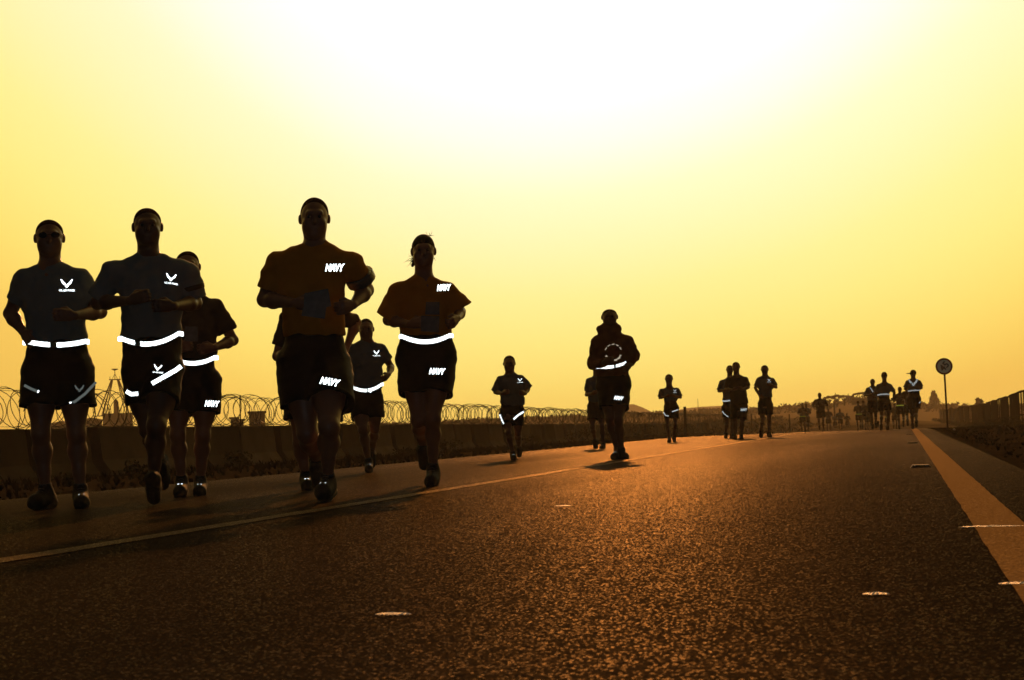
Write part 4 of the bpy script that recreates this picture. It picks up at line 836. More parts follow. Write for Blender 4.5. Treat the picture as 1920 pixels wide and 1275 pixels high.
def hull(name, body_P, corners, material, label, category, thick=.002, ink=None, yoff=0):
    """a stiff printed card held by a runner; corners in the holder's own frame"""
    a = math.radians(body_P['r']); o = V3(body_P['o']); R = np.array([[math.cos(a), -math.sin(a), 0], [math.sin(a), math.cos(a), 0], [0, 0, 1]]); C = [R@V3(c)+o for c in corners]
    n = norm(np.cross(C[1]-C[0], C[3]-C[0])); ctr = sum(C)/4; C = [c-ctr for c in C]; V = [tuple(c+n*thick) for c in C]+[tuple(c-n*thick) for c in C]
    ob = obj(name, V, [(0, 1, 2, 3), (7, 6, 5, 4), (0, 4, 5, 1), (1, 5, 6, 2), (2, 6, 7, 3), (3, 7, 4, 0)], material, smooth=False, loc=tuple(ctr), label=label, category=category)
    return ob
POSES = {
 'A': {'o': [-5.195, 10.137, -0.003], 'r': 27.14, 'f': -1, 'top': [-0.155, 0.0, 1.864], 'chin': [-0.157, 0.0, 1.631], 'sL': [-0.316, 0.0, 1.488], 'eL': [-0.412, 0.08, 1.268], 'wL': [-0.331, -0.02, 1.142], 'hL': [-0.298, -0.06, 1.091], 'sR': [0.028, 0.0, 1.484], 'eR': [0.154, -0.03, 1.26], 'wR': [-0.007, -0.26, 1.222], 'hR': [-0.118, -0.3, 1.228], 'hipL': [-0.222, 0.0, 0.873], 'kL': [-0.234, -0.06, 0.488], 'aL': [-0.21, 0.02, 0.111], 'tL': [-0.294, -0.14, 0.045], 'hipR': [-0.022, 0.0, 0.868], 'kR': [-0.013, -0.05, 0.481], 'aR': [0.005, 0.0, 0.103], 'tR': [0.014, -0.2, 0.027], 'hw': 0.086, 'ch': [-0.136, 0.0, 1.354, 0.193], 'wa': [-0.124, 0.0, 1.105, 0.186], 'hem': 1.077, 'belt': {'q': [0.8001, 0.1823, 1.0566], 'x': [-0.297, 0.055], 'w': 0.03, 'gap': [-0.163, -0.123]}, 'dec': [['af', -0.053, 1.43, 0.096, 0, 's'], ['pipe', [[-0.328, 0.795], [-0.286, 0.77], [-0.238, 0.749]], 0.017, 0, 'h'], ['pipe', [[0.116, 0.804], [0.048, 0.73], [-0.016, 0.681], [-0.049, 0.669]], 0.017, 0, 'h'], ['afs', 0.012, 0.755, 0.062, 0, 'h']]},
 'B': {'o': [-4.664, 10.094, -0.0], 'r': 24.8, 'f': -1, 'top': [0.004, 0.0, 1.898], 'chin': [0.002, 0.0, 1.661], 'sL': [-0.214, 0.0, 1.503], 'eL': [-0.319, 0.03, 1.3], 'wL': [-0.117, -0.25, 1.287], 'hL': [-0.005, -0.3, 1.317], 'sR': [0.243, 0.0, 1.496], 'eR': [0.292, 0.03, 1.288], 'wR': [0.153, -0.25, 1.248], 'hR': [0.035, -0.3, 1.25], 'hipL': [-0.07, 0.02, 0.844], 'kL': [-0.019, 0.0, 0.485], 'aL': [0.058, 0.35, 0.264], 'tL': [0.063, 0.42, 0.179], 'hipR': [0.093, -0.03, 0.837], 'kR': [0.028, -0.25, 0.504], 'aR': [0.003, -0.1, 0.147], 'tR': [-0.002, -0.3, 0.192], 'hw': 0.086, 'ch': [0.022, 0.0, 1.352, 0.203], 'wa': [0.009, 0.0, 1.096, 0.19], 'hem': 1.066, 'belt': {'q': [1.7332, 0.0533, 1.0212], 'x': [-0.175, 0.18], 'w': 0.029, 'gap': [-0.091, -0.058]}, 'dec': [['af', 0.142, 1.433, 0.081, 8, 's'], ['pipe', [[-0.153, 0.729], [-0.121, 0.708], [-0.079, 0.71]], 0.024, 1, 'h'], ['pipe', [[0.008, 0.768], [0.091, 0.813], [0.158, 0.851], [0.192, 0.877]], 0.027, 1, 'h'], ['af', 0.046, 0.861, 0.064, 8, 'h']]},
 'C': {'o': [-5.133, 11.753, -0.003], 'r': 23.59, 'f': -1, 'top': [0.017, 0.0, 1.806], 'chin': [0.015, 0.0, 1.58], 'sL': [-0.12, 0.0, 1.412], 'eL': [-0.197, 0.05, 1.148], 'wL': [-0.081, -0.2, 1.073], 'hL': [-0.012, -0.25, 1.088], 'sR': [0.213, 0.0, 1.397], 'eR': [0.338, 0.08, 1.145], 'wR': [0.195, -0.15, 1.08], 'hR': [0.095, -0.22, 1.067], 'hipL': [-0.057, 0.0, 0.819], 'kL': [-0.085, -0.08, 0.454], 'aL': [-0.063, 0.02, 0.108], 'tL': [-0.083, -0.2, 0.025], 'hipR': [0.129, 0.0, 0.813], 'kR': [0.096, -0.05, 0.447], 'aR': [0.072, 0.05, 0.102], 'tR': [0.061, -0.15, 0.022], 'hw': 0.086, 'ch': [0.039, 0.0, 1.278, 0.173], 'wa': [0.076, 0.0, 1.059, 0.137], 'hem': 1.012, 'belt': {'q': [1.866, -0.1716, 0.9748], 'x': [-0.041, 0.198], 'w': 0.031, 'gap': None}, 'dec': [['navy', 0.17, 0.671, 0.11, 0.047, -4, 'h']]},
 'D': {'o': [-3.48, 9.972, 0.007], 'r': 19.24, 'f': -1, 'top': [-0.005, 0.0, 1.869], 'chin': [-0.016, 0.0, 1.607], 'sL': [-0.248, 0.0, 1.48], 'eL': [-0.331, 0.05, 1.249], 'wL': [-0.145, -0.2, 1.205], 'hL': [-0.017, -0.26, 1.181], 'sR': [0.219, 0.0, 1.462], 'eR': [0.299, 0.1, 1.297], 'wR': [0.209, -0.12, 1.189], 'hR': [0.136, -0.2, 1.165], 'hipL': [-0.126, 0.0, 0.819], 'kL': [-0.091, -0.1, 0.418], 'aL': [-0.033, 0.3, 0.228], 'tL': [-0.023, 0.38, 0.139], 'hipR': [0.056, 0.0, 0.797], 'kR': [0.041, -0.28, 0.451], 'aR': [0.026, -0.1, 0.129], 'tR': [-0.018, -0.3, 0.053], 'hw': 0.085, 'ch': [-0.031, 0.0, 1.293, 0.193], 'wa': [-0.028, 0.0, 1.052, 0.183], 'hem': 1.013, 'dec': [['navy', 0.106, 1.423, 0.121, 0.049, 0, 's'], ['navy', 0.056, 0.72, 0.124, 0.046, -12, 'h']]},
 'E': {'o': [-4.433, 12.344, 0.001], 'r': 19.76, 'f': -1, 'top': [0.105, 0.0, 1.688], 'chin': [0.098, 0.0, 1.463], 'sL': [-0.133, 0.0, 1.305], 'eL': [-0.206, 0.03, 1.023], 'wL': [-0.062, -0.25, 1.038], 'hL': [0.018, -0.28, 1.054], 'sR': [0.313, 0.0, 1.309], 'eR': [0.405, 0.12, 1.274], 'wR': [0.323, 0.0, 1.08], 'hR': [0.299, -0.05, 0.996], 'hipL': [-0.05, 0.0, 0.797], 'kL': [-0.054, -0.05, 0.359], 'aL': [-0.017, 0.0, 0.102], 'tL': [-0.004, -0.2, 0.022], 'hipR': [0.184, 0.0, 0.79], 'kR': [0.139, 0.0, 0.352], 'aR': [0.116, 0.3, 0.144], 'tR': [0.113, 0.38, 0.038], 'hw': 0.081, 'ch': [0.089, 0.0, 1.127, 0.195], 'wa': [0.082, 0.0, 0.883, 0.203], 'hem': 0.834, 'dec': []},
 'F': {'o': [-5.673, 17.71, -0.006], 'r': 17.76, 'f': -1, 'top': [0.027, 0.0, 1.667], 'chin': [0.026, 0.0, 1.44], 'sL': [-0.121, 0.0, 1.346], 'eL': [-0.168, 0.05, 1.14], 'wL': [-0.17, -0.1, 1.008], 'hL': [-0.172, -0.15, 0.937], 'sR': [0.185, 0.0, 1.342], 'eR': [0.284, 0.05, 1.138], 'wR': [0.255, -0.15, 1.05], 'hR': [0.225, -0.2, 1.021], 'hipL': [-0.075, 0.0, 0.748], 'kL': [-0.038, -0.15, 0.462], 'aL': [0.009, -0.02, 0.115], 'tL': [0.012, -0.2, 0.027], 'hipR': [0.086, 0.0, 0.742], 'kR': [0.089, 0.0, 0.476], 'aR': [0.048, 0.38, 0.202], 'tR': [0.044, 0.45, 0.095], 'hw': 0.078, 'ch': [0.025, 0.0, 1.219, 0.156], 'wa': [0.018, 0.0, 0.97, 0.162], 'hem': 0.912, 'belt': {'q': [2.077, -0.0144, 0.8857], 'x': [-0.149, 0.178], 'w': 0.035, 'gap': [0.012, 0.024]}, 'dec': [['af', 0.131, 1.285, 0.075, 0, 's'], ['pipe', [[0.049, 0.864], [0.067, 0.89]], 0.017, 1, 'h']]},
 'G': {'o': [-3.431, 12.222, 0.007], 'r': 15.68, 'f': -1, 'top': [0.005, 0.0, 1.87], 'chin': [-0.003, 0.0, 1.622], 'sL': [-0.195, 0.0, 1.465], 'eL': [-0.278, 0.03, 1.242], 'wL': [-0.118, -0.22, 1.19], 'hL': [-0.024, -0.27, 1.199], 'sR': [0.166, 0.0, 1.454], 'eR': [0.261, 0.03, 1.289], 'wR': [0.231, -0.18, 1.224], 'hR': [0.202, -0.25, 1.193], 'hipL': [-0.097, 0.0, 0.917], 'kL': [-0.078, -0.1, 0.492], 'aL': [-0.047, 0.38, 0.287], 'tL': [-0.039, 0.48, 0.171], 'hipR': [0.085, 0.0, 0.911], 'kR': [0.031, -0.15, 0.495], 'aR': [0.02, -0.02, 0.122], 'tR': [-0.003, -0.2, 0.022], 'hw': 0.083, 'ch': [-0.005, 0.0, 1.319, 0.174], 'wa': [-0.002, 0.0, 1.152, 0.186], 'hem': 1.12, 'belt': {'q': [1.5298, -0.0091, 1.0628], 'x': [-0.18, 0.173], 'w': 0.032, 'gap': None}, 'dec': [['navy', 0.145, 1.464, 0.107, 0.051, 0, 's'], ['navy', 0.074, 0.841, 0.122, 0.047, -4, 'h']]},
 'H': {'o': [-5.148, 22.533, -0.003], 'r': 12.87, 'f': -1, 'top': [-0.016, 0.0, 1.408], 'chin': [-0.023, 0.0, 1.191], 'sL': [-0.15, 0.0, 1.094], 'eL': [-0.221, 0.03, 0.924], 'wL': [-0.126, -0.2, 0.894], 'hL': [-0.068, -0.25, 0.912], 'sR': [0.14, 0.0, 1.099], 'eR': [0.221, 0.03, 0.952], 'wR': [0.182, -0.15, 0.884], 'hR': [0.153, -0.2, 0.891], 'hipL': [-0.086, 0.0, 0.63], 'kL': [-0.066, -0.15, 0.363], 'aL': [-0.012, -0.02, 0.08], 'tL': [0.0, -0.2, 0.018], 'hipR': [0.08, 0.0, 0.624], 'kR': [0.063, 0.0, 0.358], 'aR': [0.072, 0.35, 0.167], 'tR': [0.076, 0.45, 0.07], 'hw': 0.076, 'ch': [0.006, 0.0, 0.988, 0.151], 'wa': [0.006, 0.0, 0.793, 0.159], 'hem': 0.735, 'dec': [['af', 0.116, 1.066, 0.072, 0, 's'], ['pipe', [[-0.172, 0.617], [-0.146, 0.537], [-0.106, 0.457]], 0.018, 1, 'h'], ['pipe', [[0.012, 0.546], [0.078, 0.601], [0.152, 0.642]], 0.025, 1, 'h']]},
 'I': {'o': [-5.482, 31.432, -0.005], 'r': 9.89, 'f': -1, 'top': [-0.057, 0.0, 1.664], 'chin': [-0.065, 0.0, 1.435], 'sL': [-0.211, 0.0, 1.271], 'eL': [-0.26, 0.0, 1.013], 'wL': [-0.159, -0.2, 1.026], 'hL': [-0.089, -0.25, 1.052], 'sR': [0.078, 0.0, 1.27], 'eR': [0.117, 0.0, 1.0], 'wR': [0.018, -0.2, 1.019], 'hR': [-0.04, -0.25, 1.05], 'hipL': [-0.17, 0.0, 0.761], 'kL': [-0.173, -0.1, 0.413], 'aL': [-0.135, 0.3, 0.151], 'tL': [-0.129, 0.35, 0.03], 'hipR': [-0.001, 0.0, 0.755], 'kR': [0.005, -0.1, 0.407], 'aR': [0.013, 0.0, 0.069], 'tR': [-0.029, -0.2, 0.013], 'hw': 0.08, 'ch': [-0.077, 0.0, 1.126, 0.149], 'wa': [-0.094, 0.0, 0.928, 0.139], 'hem': 0.878, 'dec': []},
 'J': {'o': [-3.304, 20.096, 0.008], 'r': 9.34, 'f': -1, 'top': [-0.053, 0.0, 1.788], 'chin': [-0.06, 0.0, 1.603], 'sL': [-0.219, 0.0, 1.424], 'eL': [-0.274, 0.03, 1.147], 'wL': [-0.145, -0.2, 1.147], 'hL': [-0.062, -0.25, 1.179], 'sR': [0.155, 0.0, 1.41], 'eR': [0.218, 0.03, 1.224], 'wR': [0.168, -0.12, 1.113], 'hR': [0.129, -0.18, 1.074], 'hipL': [-0.126, 0.0, 0.854], 'kL': [-0.101, -0.1, 0.485], 'aL': [-0.022, 0.0, 0.096], 'tL': [-0.074, -0.2, 0.025], 'hipR': [0.045, 0.0, 0.848], 'kR': [0.005, -0.2, 0.462], 'aR': [0.023, -0.05, 0.095], 'tR': [0.076, -0.22, 0.02], 'hw': 0.089, 'ch': [-0.045, 0.0, 1.309, 0.196], 'wa': [-0.048, 0.0, 1.061, 0.196], 'hem': 0.991, 'belt': {'q': [0.9449, 0.2022, 1.1049], 'x': [-0.179, 0.151], 'w': 0.035, 'gap': [-0.028, -0.002]}, 'dec': [['ring', -0.028, 1.265, 0.228, 0, 's'], ['navy', 0.018, 0.723, 0.114, 0.048, -10, 'h']]},
 'K': {'o': [-5.19, 38.748, -0.003], 'r': 7.63, 'f': -1, 'top': [0.03, 0.0, 1.543], 'chin': [0.017, 0.0, 1.336], 'sL': [-0.147, 0.0, 1.184], 'eL': [-0.202, 0.0, 1.016], 'wL': [-0.068, -0.2, 1.032], 'hL': [-0.007, -0.25, 1.053], 'sR': [0.204, 0.0, 1.183], 'eR': [0.27, 0.0, 1.01], 'wR': [0.137, -0.2, 1.036], 'hR': [0.078, -0.25, 1.062], 'hipL': [-0.042, 0.0, 0.766], 'kL': [-0.056, -0.05, 0.415], 'aL': [-0.021, 0.0, 0.074], 'tL': [-0.036, -0.18, 0.015], 'hipR': [0.139, 0.0, 0.76], 'kR': [0.125, -0.1, 0.408], 'aR': [0.089, 0.2, 0.105], 'tR': [0.098, 0.15, 0.019], 'hw': 0.085, 'ch': [0.031, 0.0, 1.08, 0.146], 'wa': [0.038, 0.0, 0.97, 0.146], 'hem': 0.934, 'dec': [['af', 0.148, 1.158, 0.085, 0, 's'], ['pipe', [[-0.13, 0.684], [-0.085, 0.609], [-0.013, 0.595]], 0.018, 1, 'h'], ['pipe', [[0.063, 0.689], [0.137, 0.71], [0.21, 0.732]], 0.022, 1, 'h']]},
 'L': {'o': [-4.347, 42.883, 0.002], 'r': 5.79, 'f': -1, 'top': [0.181, 0.0, 1.823], 'chin': [0.159, 0.0, 1.61], 'sL': [-0.035, 0.0, 1.417], 'eL': [-0.123, 0.0, 1.193], 'wL': [0.01, -0.2, 1.197], 'hL': [0.077, -0.25, 1.221], 'sR': [0.323, 0.0, 1.403], 'eR': [0.406, 0.0, 1.173], 'wR': [0.274, -0.2, 1.214], 'hR': [0.209, -0.25, 1.229], 'hipL': [0.031, 0.0, 0.746], 'kL': [0.043, 0.0, 0.399], 'aL': [0.006, 0.2, 0.132], 'tL': [0.002, 0.3, 0.037], 'hipR': [0.216, 0.0, 0.739], 'kR': [0.187, 0.0, 0.354], 'aR': [0.149, 0.0, 0.075], 'tR': [0.146, -0.1, 0.009], 'hw': 0.084, 'ch': [0.146, 0.0, 1.29, 0.173], 'wa': [0.12, 0.0, 0.983, 0.16], 'hem': 0.93, 'belt': {'q': [1.6223, -0.1249, 0.9332], 'x': [-0.041, 0.118], 'w': 0.033, 'gap': None}, 'dec': [['pipe', [[-0.065, 0.682], [-0.002, 0.6], [0.088, 0.53]], 0.021, 1, 'h']]},
 'M': {'o': [-3.785, 40.155, 0.005], 'r': 5.38, 'f': -1, 'top': [0.025, 0.0, 1.798], 'chin': [0.016, 0.0, 1.573], 'sL': [-0.153, 0.0, 1.404], 'eL': [-0.224, 0.0, 1.169], 'wL': [-0.076, -0.25, 1.146], 'hL': [-0.013, -0.25, 1.169], 'sR': [0.231, 0.0, 1.389], 'eR': [0.285, 0.0, 1.2], 'wR': [0.146, -0.25, 1.15], 'hR': [0.098, -0.25, 1.177], 'hipL': [-0.057, 0.0, 0.713], 'kL': [-0.046, 0.0, 0.376], 'aL': [-0.071, 0.1, 0.089], 'tL': [-0.086, -0.05, 0.003], 'hipR': [0.153, 0.0, 0.705], 'kR': [0.102, -0.1, 0.371], 'aR': [0.077, 0.0, 0.06], 'tR': [0.086, -0.18, -0.001], 'hw': 0.087, 'ch': [0.039, 0.0, 1.234, 0.2], 'wa': [0.061, 0.0, 0.884, 0.2], 'hem': 0.821, 'dec': [['navy', 0.164, 0.679, 0.156, 0.062, 0, 'h']]},
 'N': {'o': [-3.129, 41.146, 0.009], 'r': 4.35, 'f': -1, 'top': [-0.047, 0.0, 1.723], 'chin': [-0.049, 0.0, 1.518], 'sL': [-0.193, 0.0, 1.396], 'eL': [-0.29, 0.0, 1.196], 'wL': [-0.197, -0.1, 0.999], 'hL': [-0.148, -0.15, 0.971], 'sR': [0.121, 0.0, 1.371], 'eR': [0.202, 0.0, 1.19], 'wR': [0.09, -0.2, 1.241], 'hR': [0.028, -0.25, 1.267], 'hipL': [-0.157, 0.0, 0.77], 'kL': [-0.146, -0.1, 0.425], 'aL': [-0.196, 0.15, 0.159], 'tL': [-0.2, 0.1, 0.057], 'hipR': [0.02, 0.0, 0.763], 'kR': [0.005, 0.0, 0.42], 'aR': [-0.008, 0.0, 0.102], 'tR': [0.026, -0.15, 0.013], 'hw': 0.083, 'ch': [-0.048, 0.0, 1.25, 0.166], 'wa': [-0.059, 0.0, 0.996, 0.153], 'hem': 0.957, 'dec': [['af', 0.045, 1.358, 0.089, 0, 's']]},
 'V': {'o': [-1.024, 59.861, -0.036], 'r': 0.98, 'f': -1, 'top': [0.058, 0.0, 1.751], 'chin': [0.049, 0.0, 1.541], 'sL': [-0.118, 0.0, 1.419], 'eL': [-0.236, 0.0, 1.204], 'wL': [-0.074, -0.2, 1.195], 'hL': [-0.02, -0.25, 1.211], 'sR': [0.204, 0.0, 1.407], 'eR': [0.282, 0.0, 1.166], 'wR': [0.155, -0.2, 1.132], 'hR': [0.102, -0.2, 1.134], 'hipL': [-0.072, 0.0, 0.85], 'kL': [-0.035, 0.0, 0.483], 'aL': [-0.013, 0.0, 0.171], 'tL': [-0.017, -0.15, 0.081], 'hipR': [0.107, 0.0, 0.843], 'kR': [0.108, -0.1, 0.478], 'aR': [0.098, 0.3, 0.24], 'tR': [0.094, 0.3, 0.148], 'hw': 0.077, 'ch': [0.036, 0.0, 1.267, 0.165], 'wa': [0.027, 0.0, 1.066, 0.165], 'hem': 1.011, 'dec': [['pipe', [[-0.044, 1.469], [0.006, 1.394], [0.056, 1.301]], 0.033, 1, 's']]},
 'W': {'o': [-0.474, 53.826, -0.006], 'r': 0.5, 'f': 1, 'top': [-0.032, 0.0, 1.788], 'chin': [-0.042, 0.0, 1.55], 'sL': [-0.227, 0.0, 1.376], 'eL': [-0.318, 0.0, 1.149], 'wL': [-0.192, 0.2, 1.098], 'hL': [-0.143, 0.25, 1.113], 'sR': [0.126, 0.0, 1.362], 'eR': [0.244, -0.08, 1.143], 'wR': [0.205, 0.0, 0.981], 'hR': [0.171, 0.03, 0.934], 'hipL': [-0.171, 0.0, 0.848], 'kL': [-0.172, 0.1, 0.47], 'aL': [-0.201, -0.15, 0.16], 'tL': [-0.206, -0.1, 0.045], 'hipR': [0.022, 0.0, 0.84], 'kR': [0.037, 0.0, 0.462], 'aR': [-0.012, 0.0, 0.103], 'tR': [0.001, 0.18, 0.02], 'hw': 0.085, 'ch': [-0.057, 0.0, 1.221, 0.18], 'wa': [-0.08, 0.0, 1.074, 0.172], 'hem': 1.041, 'belt': {'q': [-0.5324, -0.0756, 1.1023], 'x': [-0.255, 0.097], 'w': 0.043, 'gap': None}, 'dec': []},
 'Z': {'o': [0.317, 55.032, -0.013], 'r': -0.33, 'f': 1, 'top': [0.052, 0.0, 1.856], 'chin': [0.04, 0.0, 1.614], 'sL': [-0.129, 0.0, 1.487], 'eL': [-0.22, 0.0, 1.272], 'wL': [-0.109, 0.2, 1.204], 'hL': [-0.06, 0.25, 1.219], 'sR': [0.213, 0.0, 1.473], 'eR': [0.286, 0.0, 1.286], 'wR': [0.171, 0.2, 1.243], 'hR': [0.122, 0.25, 1.246], 'hipL': [-0.073, 0.0, 0.915], 'kL': [-0.044, 0.05, 0.495], 'aL': [-0.043, 0.0, 0.144], 'tL': [-0.048, 0.15, 0.043], 'hipR': [0.138, 0.0, 0.907], 'kR': [0.07, 0.0, 0.491], 'aR': [0.075, -0.3, 0.241], 'tR': [0.068, -0.35, 0.092], 'hw': 0.087, 'ch': [0.046, 0.0, 1.379, 0.184], 'wa': [0.055, 0.0, 1.211, 0.167], 'hem': 1.178, 'belt': {'q': [-0.4144, 0.0755, 1.2061], 'x': [-0.076, 0.217], 'w': 0.043, 'gap': None}, 'dec': [['afs', 0.04, 1.419, 0.301, 0, 's'], ['pipe', [[0.182, 0.804], [0.233, 0.852]], 0.025, 1, 'h']]},
}
CARDS = {'D1': [[-0.091, -0.31, 1.137], [0.075, -0.31, 1.171], [0.059, -0.31, 1.277], [-0.082, -0.31, 1.252]], 'D2': [[-0.104, -0.3, 1.119], [0.034, -0.3, 1.096], [0.046, -0.3, 1.166], [-0.094, -0.3, 1.166]], 'G1': [[-0.002, -0.31, 1.251], [0.102, -0.31, 1.247], [0.105, -0.31, 1.34], [0.008, -0.31, 1.343]], 'G2': [[-0.037, -0.31, 1.131], [0.094, -0.31, 1.119], [0.102, -0.31, 1.236], [-0.03, -0.31, 1.244]], 'C1': [[-0.018, -0.3, 1.124], [0.077, -0.3, 1.121], [0.079, -0.3, 1.229], [-0.011, -0.3, 1.232]]}
# ------------------------------------------------------------------ the runners
person(POSES['A'], 'man in grey shirt, sunglasses and reflective waist belt, leftmost runner at the road edge', seed=1, glasses=True, sflare=.9, build=1.04, short_f=.55, short_r=1.10, sleeve=.62)
person(POSES['B'], 'tall man in grey shirt whose belt slants, both forearms across his chest', seed=2, build=1.05, short_f=.52, short_r=.97, sleeve=.85, sflare=1.12, skin='skin_dark', armband=[('R', .42, .16, 'strap')])
person(POSES['C'], 'man in dark shirt half hidden behind the tall grey shirted runner', seed=3, shirt='brown_shirt', short_f=.56, short_r=1.04, sleeve=.68)
person(POSES['D'], 'broad close cropped man in orange shirt lettered NAVY, tallest in the photo', seed=4, sflare=.86, shirt='orange_shirt', build=1.12, short_f=.58, short_r=1.13, sleeve=.72, armband=[('R', .38, .30, 'silver')], waist_r=1.05)
person(POSES['E'], 'runner almost hidden behind the broad man in orange, only elbows, shorts and a foot showing', seed=5, shirt='brown_shirt', short_f=.60, short_r=1.12, sleeve=.7, build=1.0)
person(POSES['G'], 'woman in orange shirt lettered NAVY with tied back windblown hair and bright belt', seed=6, shirt='orange_shirt', build=.96, short_f=.56, short_r=1.18, sleeve=.9, sflare=1.55, hair='back')
person(POSES['F'], 'grey shirted runner in sagging belt between the two orange shirts, farther off', seed=7, h=.0075, short_f=.55, short_r=1.02, sleeve=.6)
person(POSES['H'], 'runner in loose grey shirt without a belt, alone left of the hooded runner', seed=8, h=.0085, build=.86, short_f=.6, short_r=.98, sleeve=.95, sflare=1.35, hair='back' if False else 'full')
person(POSES['J'], 'runner in maroon hooded jacket with round print and belt, feet together in mid air', seed=9, h=.0075, shirt='hoodie', long_sleeve=True, hood=True, short_f=.62, short_r=1.05, build=1.0, hair='full')
person(POSES['I'], 'runner half hidden behind the hooded runner\'s left side', seed=10, h=.011, sleeve=.75, build=.95)
person(POSES['K'], 'grey shirted runner alone in the middle distance beside the dark post', seed=11, h=.012, sleeve=.9, sflare=1.2, build=.88)
person(POSES['L'], 'grey shirted runner of the close pair, half hidden behind the darker partner', seed=12, h=.012, sleeve=.9, build=.98)
person(POSES['M'], 'dark shirted runner of the close pair, in front, white lettering on the shorts', seed=13, h=.012, shirt='brown_shirt', sleeve=.9, build=1.0, short_f=.7)
person(POSES['N'], 'grey shirted ponytailed runner on the centre line right of the close pair', seed=14, h=.012, sleeve=.85, build=.9)
person(POSES['W'], 'runner seen from behind with white belt, front of the far right group', seed=15, h=.014, skin='skin_dark', sleeve=.8, build=1.0)
person(POSES['V'], 'runner at the left end of the far right group with a diagonal chest stripe', seed=16, h=.014, skin='skin_dark', sleeve=.8, build=.95)
z_ = person(POSES['Z'], 'runner with large white wing emblem, cap and belt, rightmost by the edge line', seed=17, h=.014, skin='skin_dark', sleeve=.85, build=1.0, short_r=1.12)
zp_ = POSES['Z']; s = SDF(); tx, tz = zp_['top'][0], zp_['top'][2]; s.ell((tx, .0, tz-.09), (.095, .11, .095), k=.02); s.cut((tx, 0, tz-.10), (0, 0, -1)); s.ell((tx-.12, -.0, tz-.105), (.10, .06, .016), k=.01); mesh_sdf('cap', s, .008, MT['hair'], z_)

# cards carried by the front runners
M_PHOTO = mat('photo_print', (.012, .012, .014), .45, .4, .9, 26, col2=(.11, .10, .095)); M_WHITE = mat('paper_edge', (.30, .29, .28), .6, .3, .1)
def card(key, corners, lab):
    o = hull('photo_card', POSES[key], corners, M_PHOTO, lab, 'photo card', .0015)
    return o
card('D', CARDS['D1'], 'upper dark photo card in the hand of the broad man in orange')
card('D', CARDS['D2'], 'lower dark photo card in the hand of the broad man in orange')
card('G', CARDS['G1'], 'upper photo card held by the woman in orange')
card('G', CARDS['G2'], 'lower photo card held by the woman in orange, just above her belt')
card('C', CARDS['C1'], 'photo card held at the belly of the man in the dark shirt')

# far runners beyond the crest: one generic stride, varied
def stride(px, ytop, yfoot, D_, ph, f=-1, wid=1.0, H=1.75):
    """a running pose in metres for someone of height H"""
    x, y, a = at(px, D_); z = ground_z(x, y) if x > .8 or x < -7 else road_z(x, y); r = lambda v: round(v, 3); g = H/1.75; s1 = math.sin(ph); lean = .02*math.sin(ph*2.3)
    P = dict(o=(x, y, z), r=math.degrees(a), f=f, top=(lean, 0, H), chin=(lean*.6, 0, H-.235*g), hw=.078*g, ch=(0, 0, 1.22*g, .165*g*wid), wa=(0, 0, 1.0*g, .150*g*wid), hem=.96*g, dec=[])
    for q, sg_ in (('L', -1), ('R', 1)):
        k = s1*sg_; P['s'+q] = (sg_*.185*g*wid, 0, 1.40*g); P['e'+q] = (sg_*.27*g*wid, .10*k, 1.15*g); P['w'+q] = (sg_*.15*g*wid, f*(.20-.12*k), (1.16+.05*k)*g); P['h'+q] = (sg_*.09*g*wid, f*(.25-.12*k), (1.19+.05*k)*g)
        fw_ = max(0, k); bw = max(0, -k); P['hip'+q] = (sg_*.09*g, 0, .88*g); P['k'+q] = (sg_*.10*g, f*(.26*fw_+.02), (.48+.06*fw_)*g); P['a'+q] = (sg_*.085*g, f*(.10*fw_-.38*bw), (.10+.24*bw+.03*fw_)*g); P['t'+q] = (sg_*.085*g, f*(.28*fw_+.16-.55*bw), (.035+.10*bw)*g)
    return P
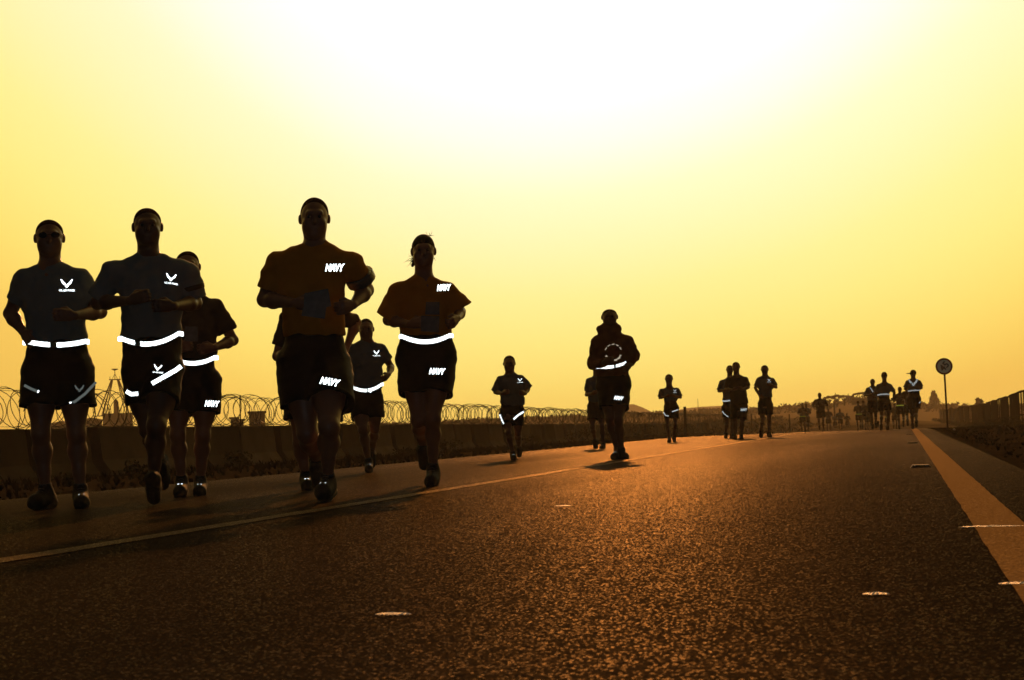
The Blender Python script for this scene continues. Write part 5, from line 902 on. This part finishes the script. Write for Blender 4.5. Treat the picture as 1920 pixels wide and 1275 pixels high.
FAR = [ # px, top y, distance, phase, facing, width, shirt, belt z, belt material, label
 (1499, 757, 104, 1.1, -1, 1.0, 'brown_shirt', 'belt_yellow', 'left one of the two small runners side by side with a yellow belt'),
 (1506, 757, 106, 4.0, -1, .9, 'grey_shirt', None, 'right one of the two small runners side by side left of the dark distant runner'),
 (1533, 738, 84, 2.2, -1, 1.2, 'brown_shirt', None, 'dark broad distant runner whose head stands above the scrub'),
 (1547, 765, 122, .5, -1, 1.0, 'brown_shirt', None, 'small distant runner just right of and behind the dark broad one'),
 (1559, 775, 138, 2.6, -1, .8, 'grey_shirt', None, 'tiny distant runner under the acacias, left of three'),
 (1569, 767, 128, 5.2, -1, 1.1, 'grey_shirt', None, 'tiny distant runner under the acacias, tallest of three'),
 (1582, 775, 138, 1.7, -1, 1.0, 'brown_shirt', None, 'tiny distant runner under the acacias, right of three'),
 (1604, 753, 100, 4.4, 1, .95, 'brown_shirt', 'belt_yellow', 'distant runner with a yellow belt below the arched shelter'),
 (1613, 752, 101, 1.3, 1, .95, 'brown_shirt', None, 'distant runner standing close right of the yellow belted one'),
 (1623, 762, 112, 2.9, 1, .9, 'brown_shirt', None, 'shorter distant runner at the right end of the trio below the arched shelter'),
 (1657, 764, 118, 2.0, 1, .8, 'brown_shirt', 'belt_yellow', 'tiny runner with a yellow belt seen between another runner\'s legs'),
 (1671, 757, 108, .9, 1, 1.0, 'brown_shirt', None, 'small runner mostly hidden between the far right runners'),
 (1683, 728, 72, 4.1, 1, 1.0, 'brown_shirt', 'belt_yellow', 'runner with a bright yellow belt in the middle of the far right group'),
 (1699, 722, 68, 1.5, 1, .95, 'brown_shirt', None, 'runner mostly hidden behind the rightmost capped runner'),
]
for i, (px, yt, D_, ph, f, wd, shirt, bm, lab) in enumerate(FAR):
    P = stride(px, yt, 0, D_, ph, f, wd); zt = elev(px, yt, D_)-P['o'][2]; Hn = max(1.5, min(1.95, zt)); P = stride(px, yt, 0, D_, ph, f, wd, Hn)
    if bm: P['belt'] = dict(q=(0, 0, P['hem']+.02), x=(-.17*wd, .17*wd), w=.05, gap=None)
    if i == 13: P['dec'] = [['pipe', [[.0, .72], [.08, .66]], .03, 1, 'h']]
    person(P, lab, h=.02 if D_ > 95 else .016, skin='skin_dark', shirt=shirt, sleeve=.85, belt_m=bm or 'belt', seed=30+i, group='runners on the road', noise=.006)
    print('far', i, round(zt, 2))

# dust in the air
mb = MB(); mb.box((0, 370, 4), (1300, 780, 20)); hz = mb.build('haze', None, kind='stuff', smooth=False)
hz.location = (0, 0, 0)
for v in hz.data.vertices: v.co.z = -5 if v.co.z < 0 else 14
M = bpy.data.materials.new('haze'); M.use_nodes = True; nt = M.node_tree; nt.nodes.clear(); o_ = nt.nodes.new('ShaderNodeOutputMaterial'); pv = nt.nodes.new('ShaderNodeVolumePrincipled')
pv.inputs['Density'].default_value = HAZE_D; pv.inputs['Color'].default_value = (.97, .84, .62, 1); pv.inputs['Anisotropy'].default_value = .25; nt.links.new(pv.outputs[0], o_.inputs['Volume'])
hz.data.materials.append(M); hz.display_type = 'WIRE'
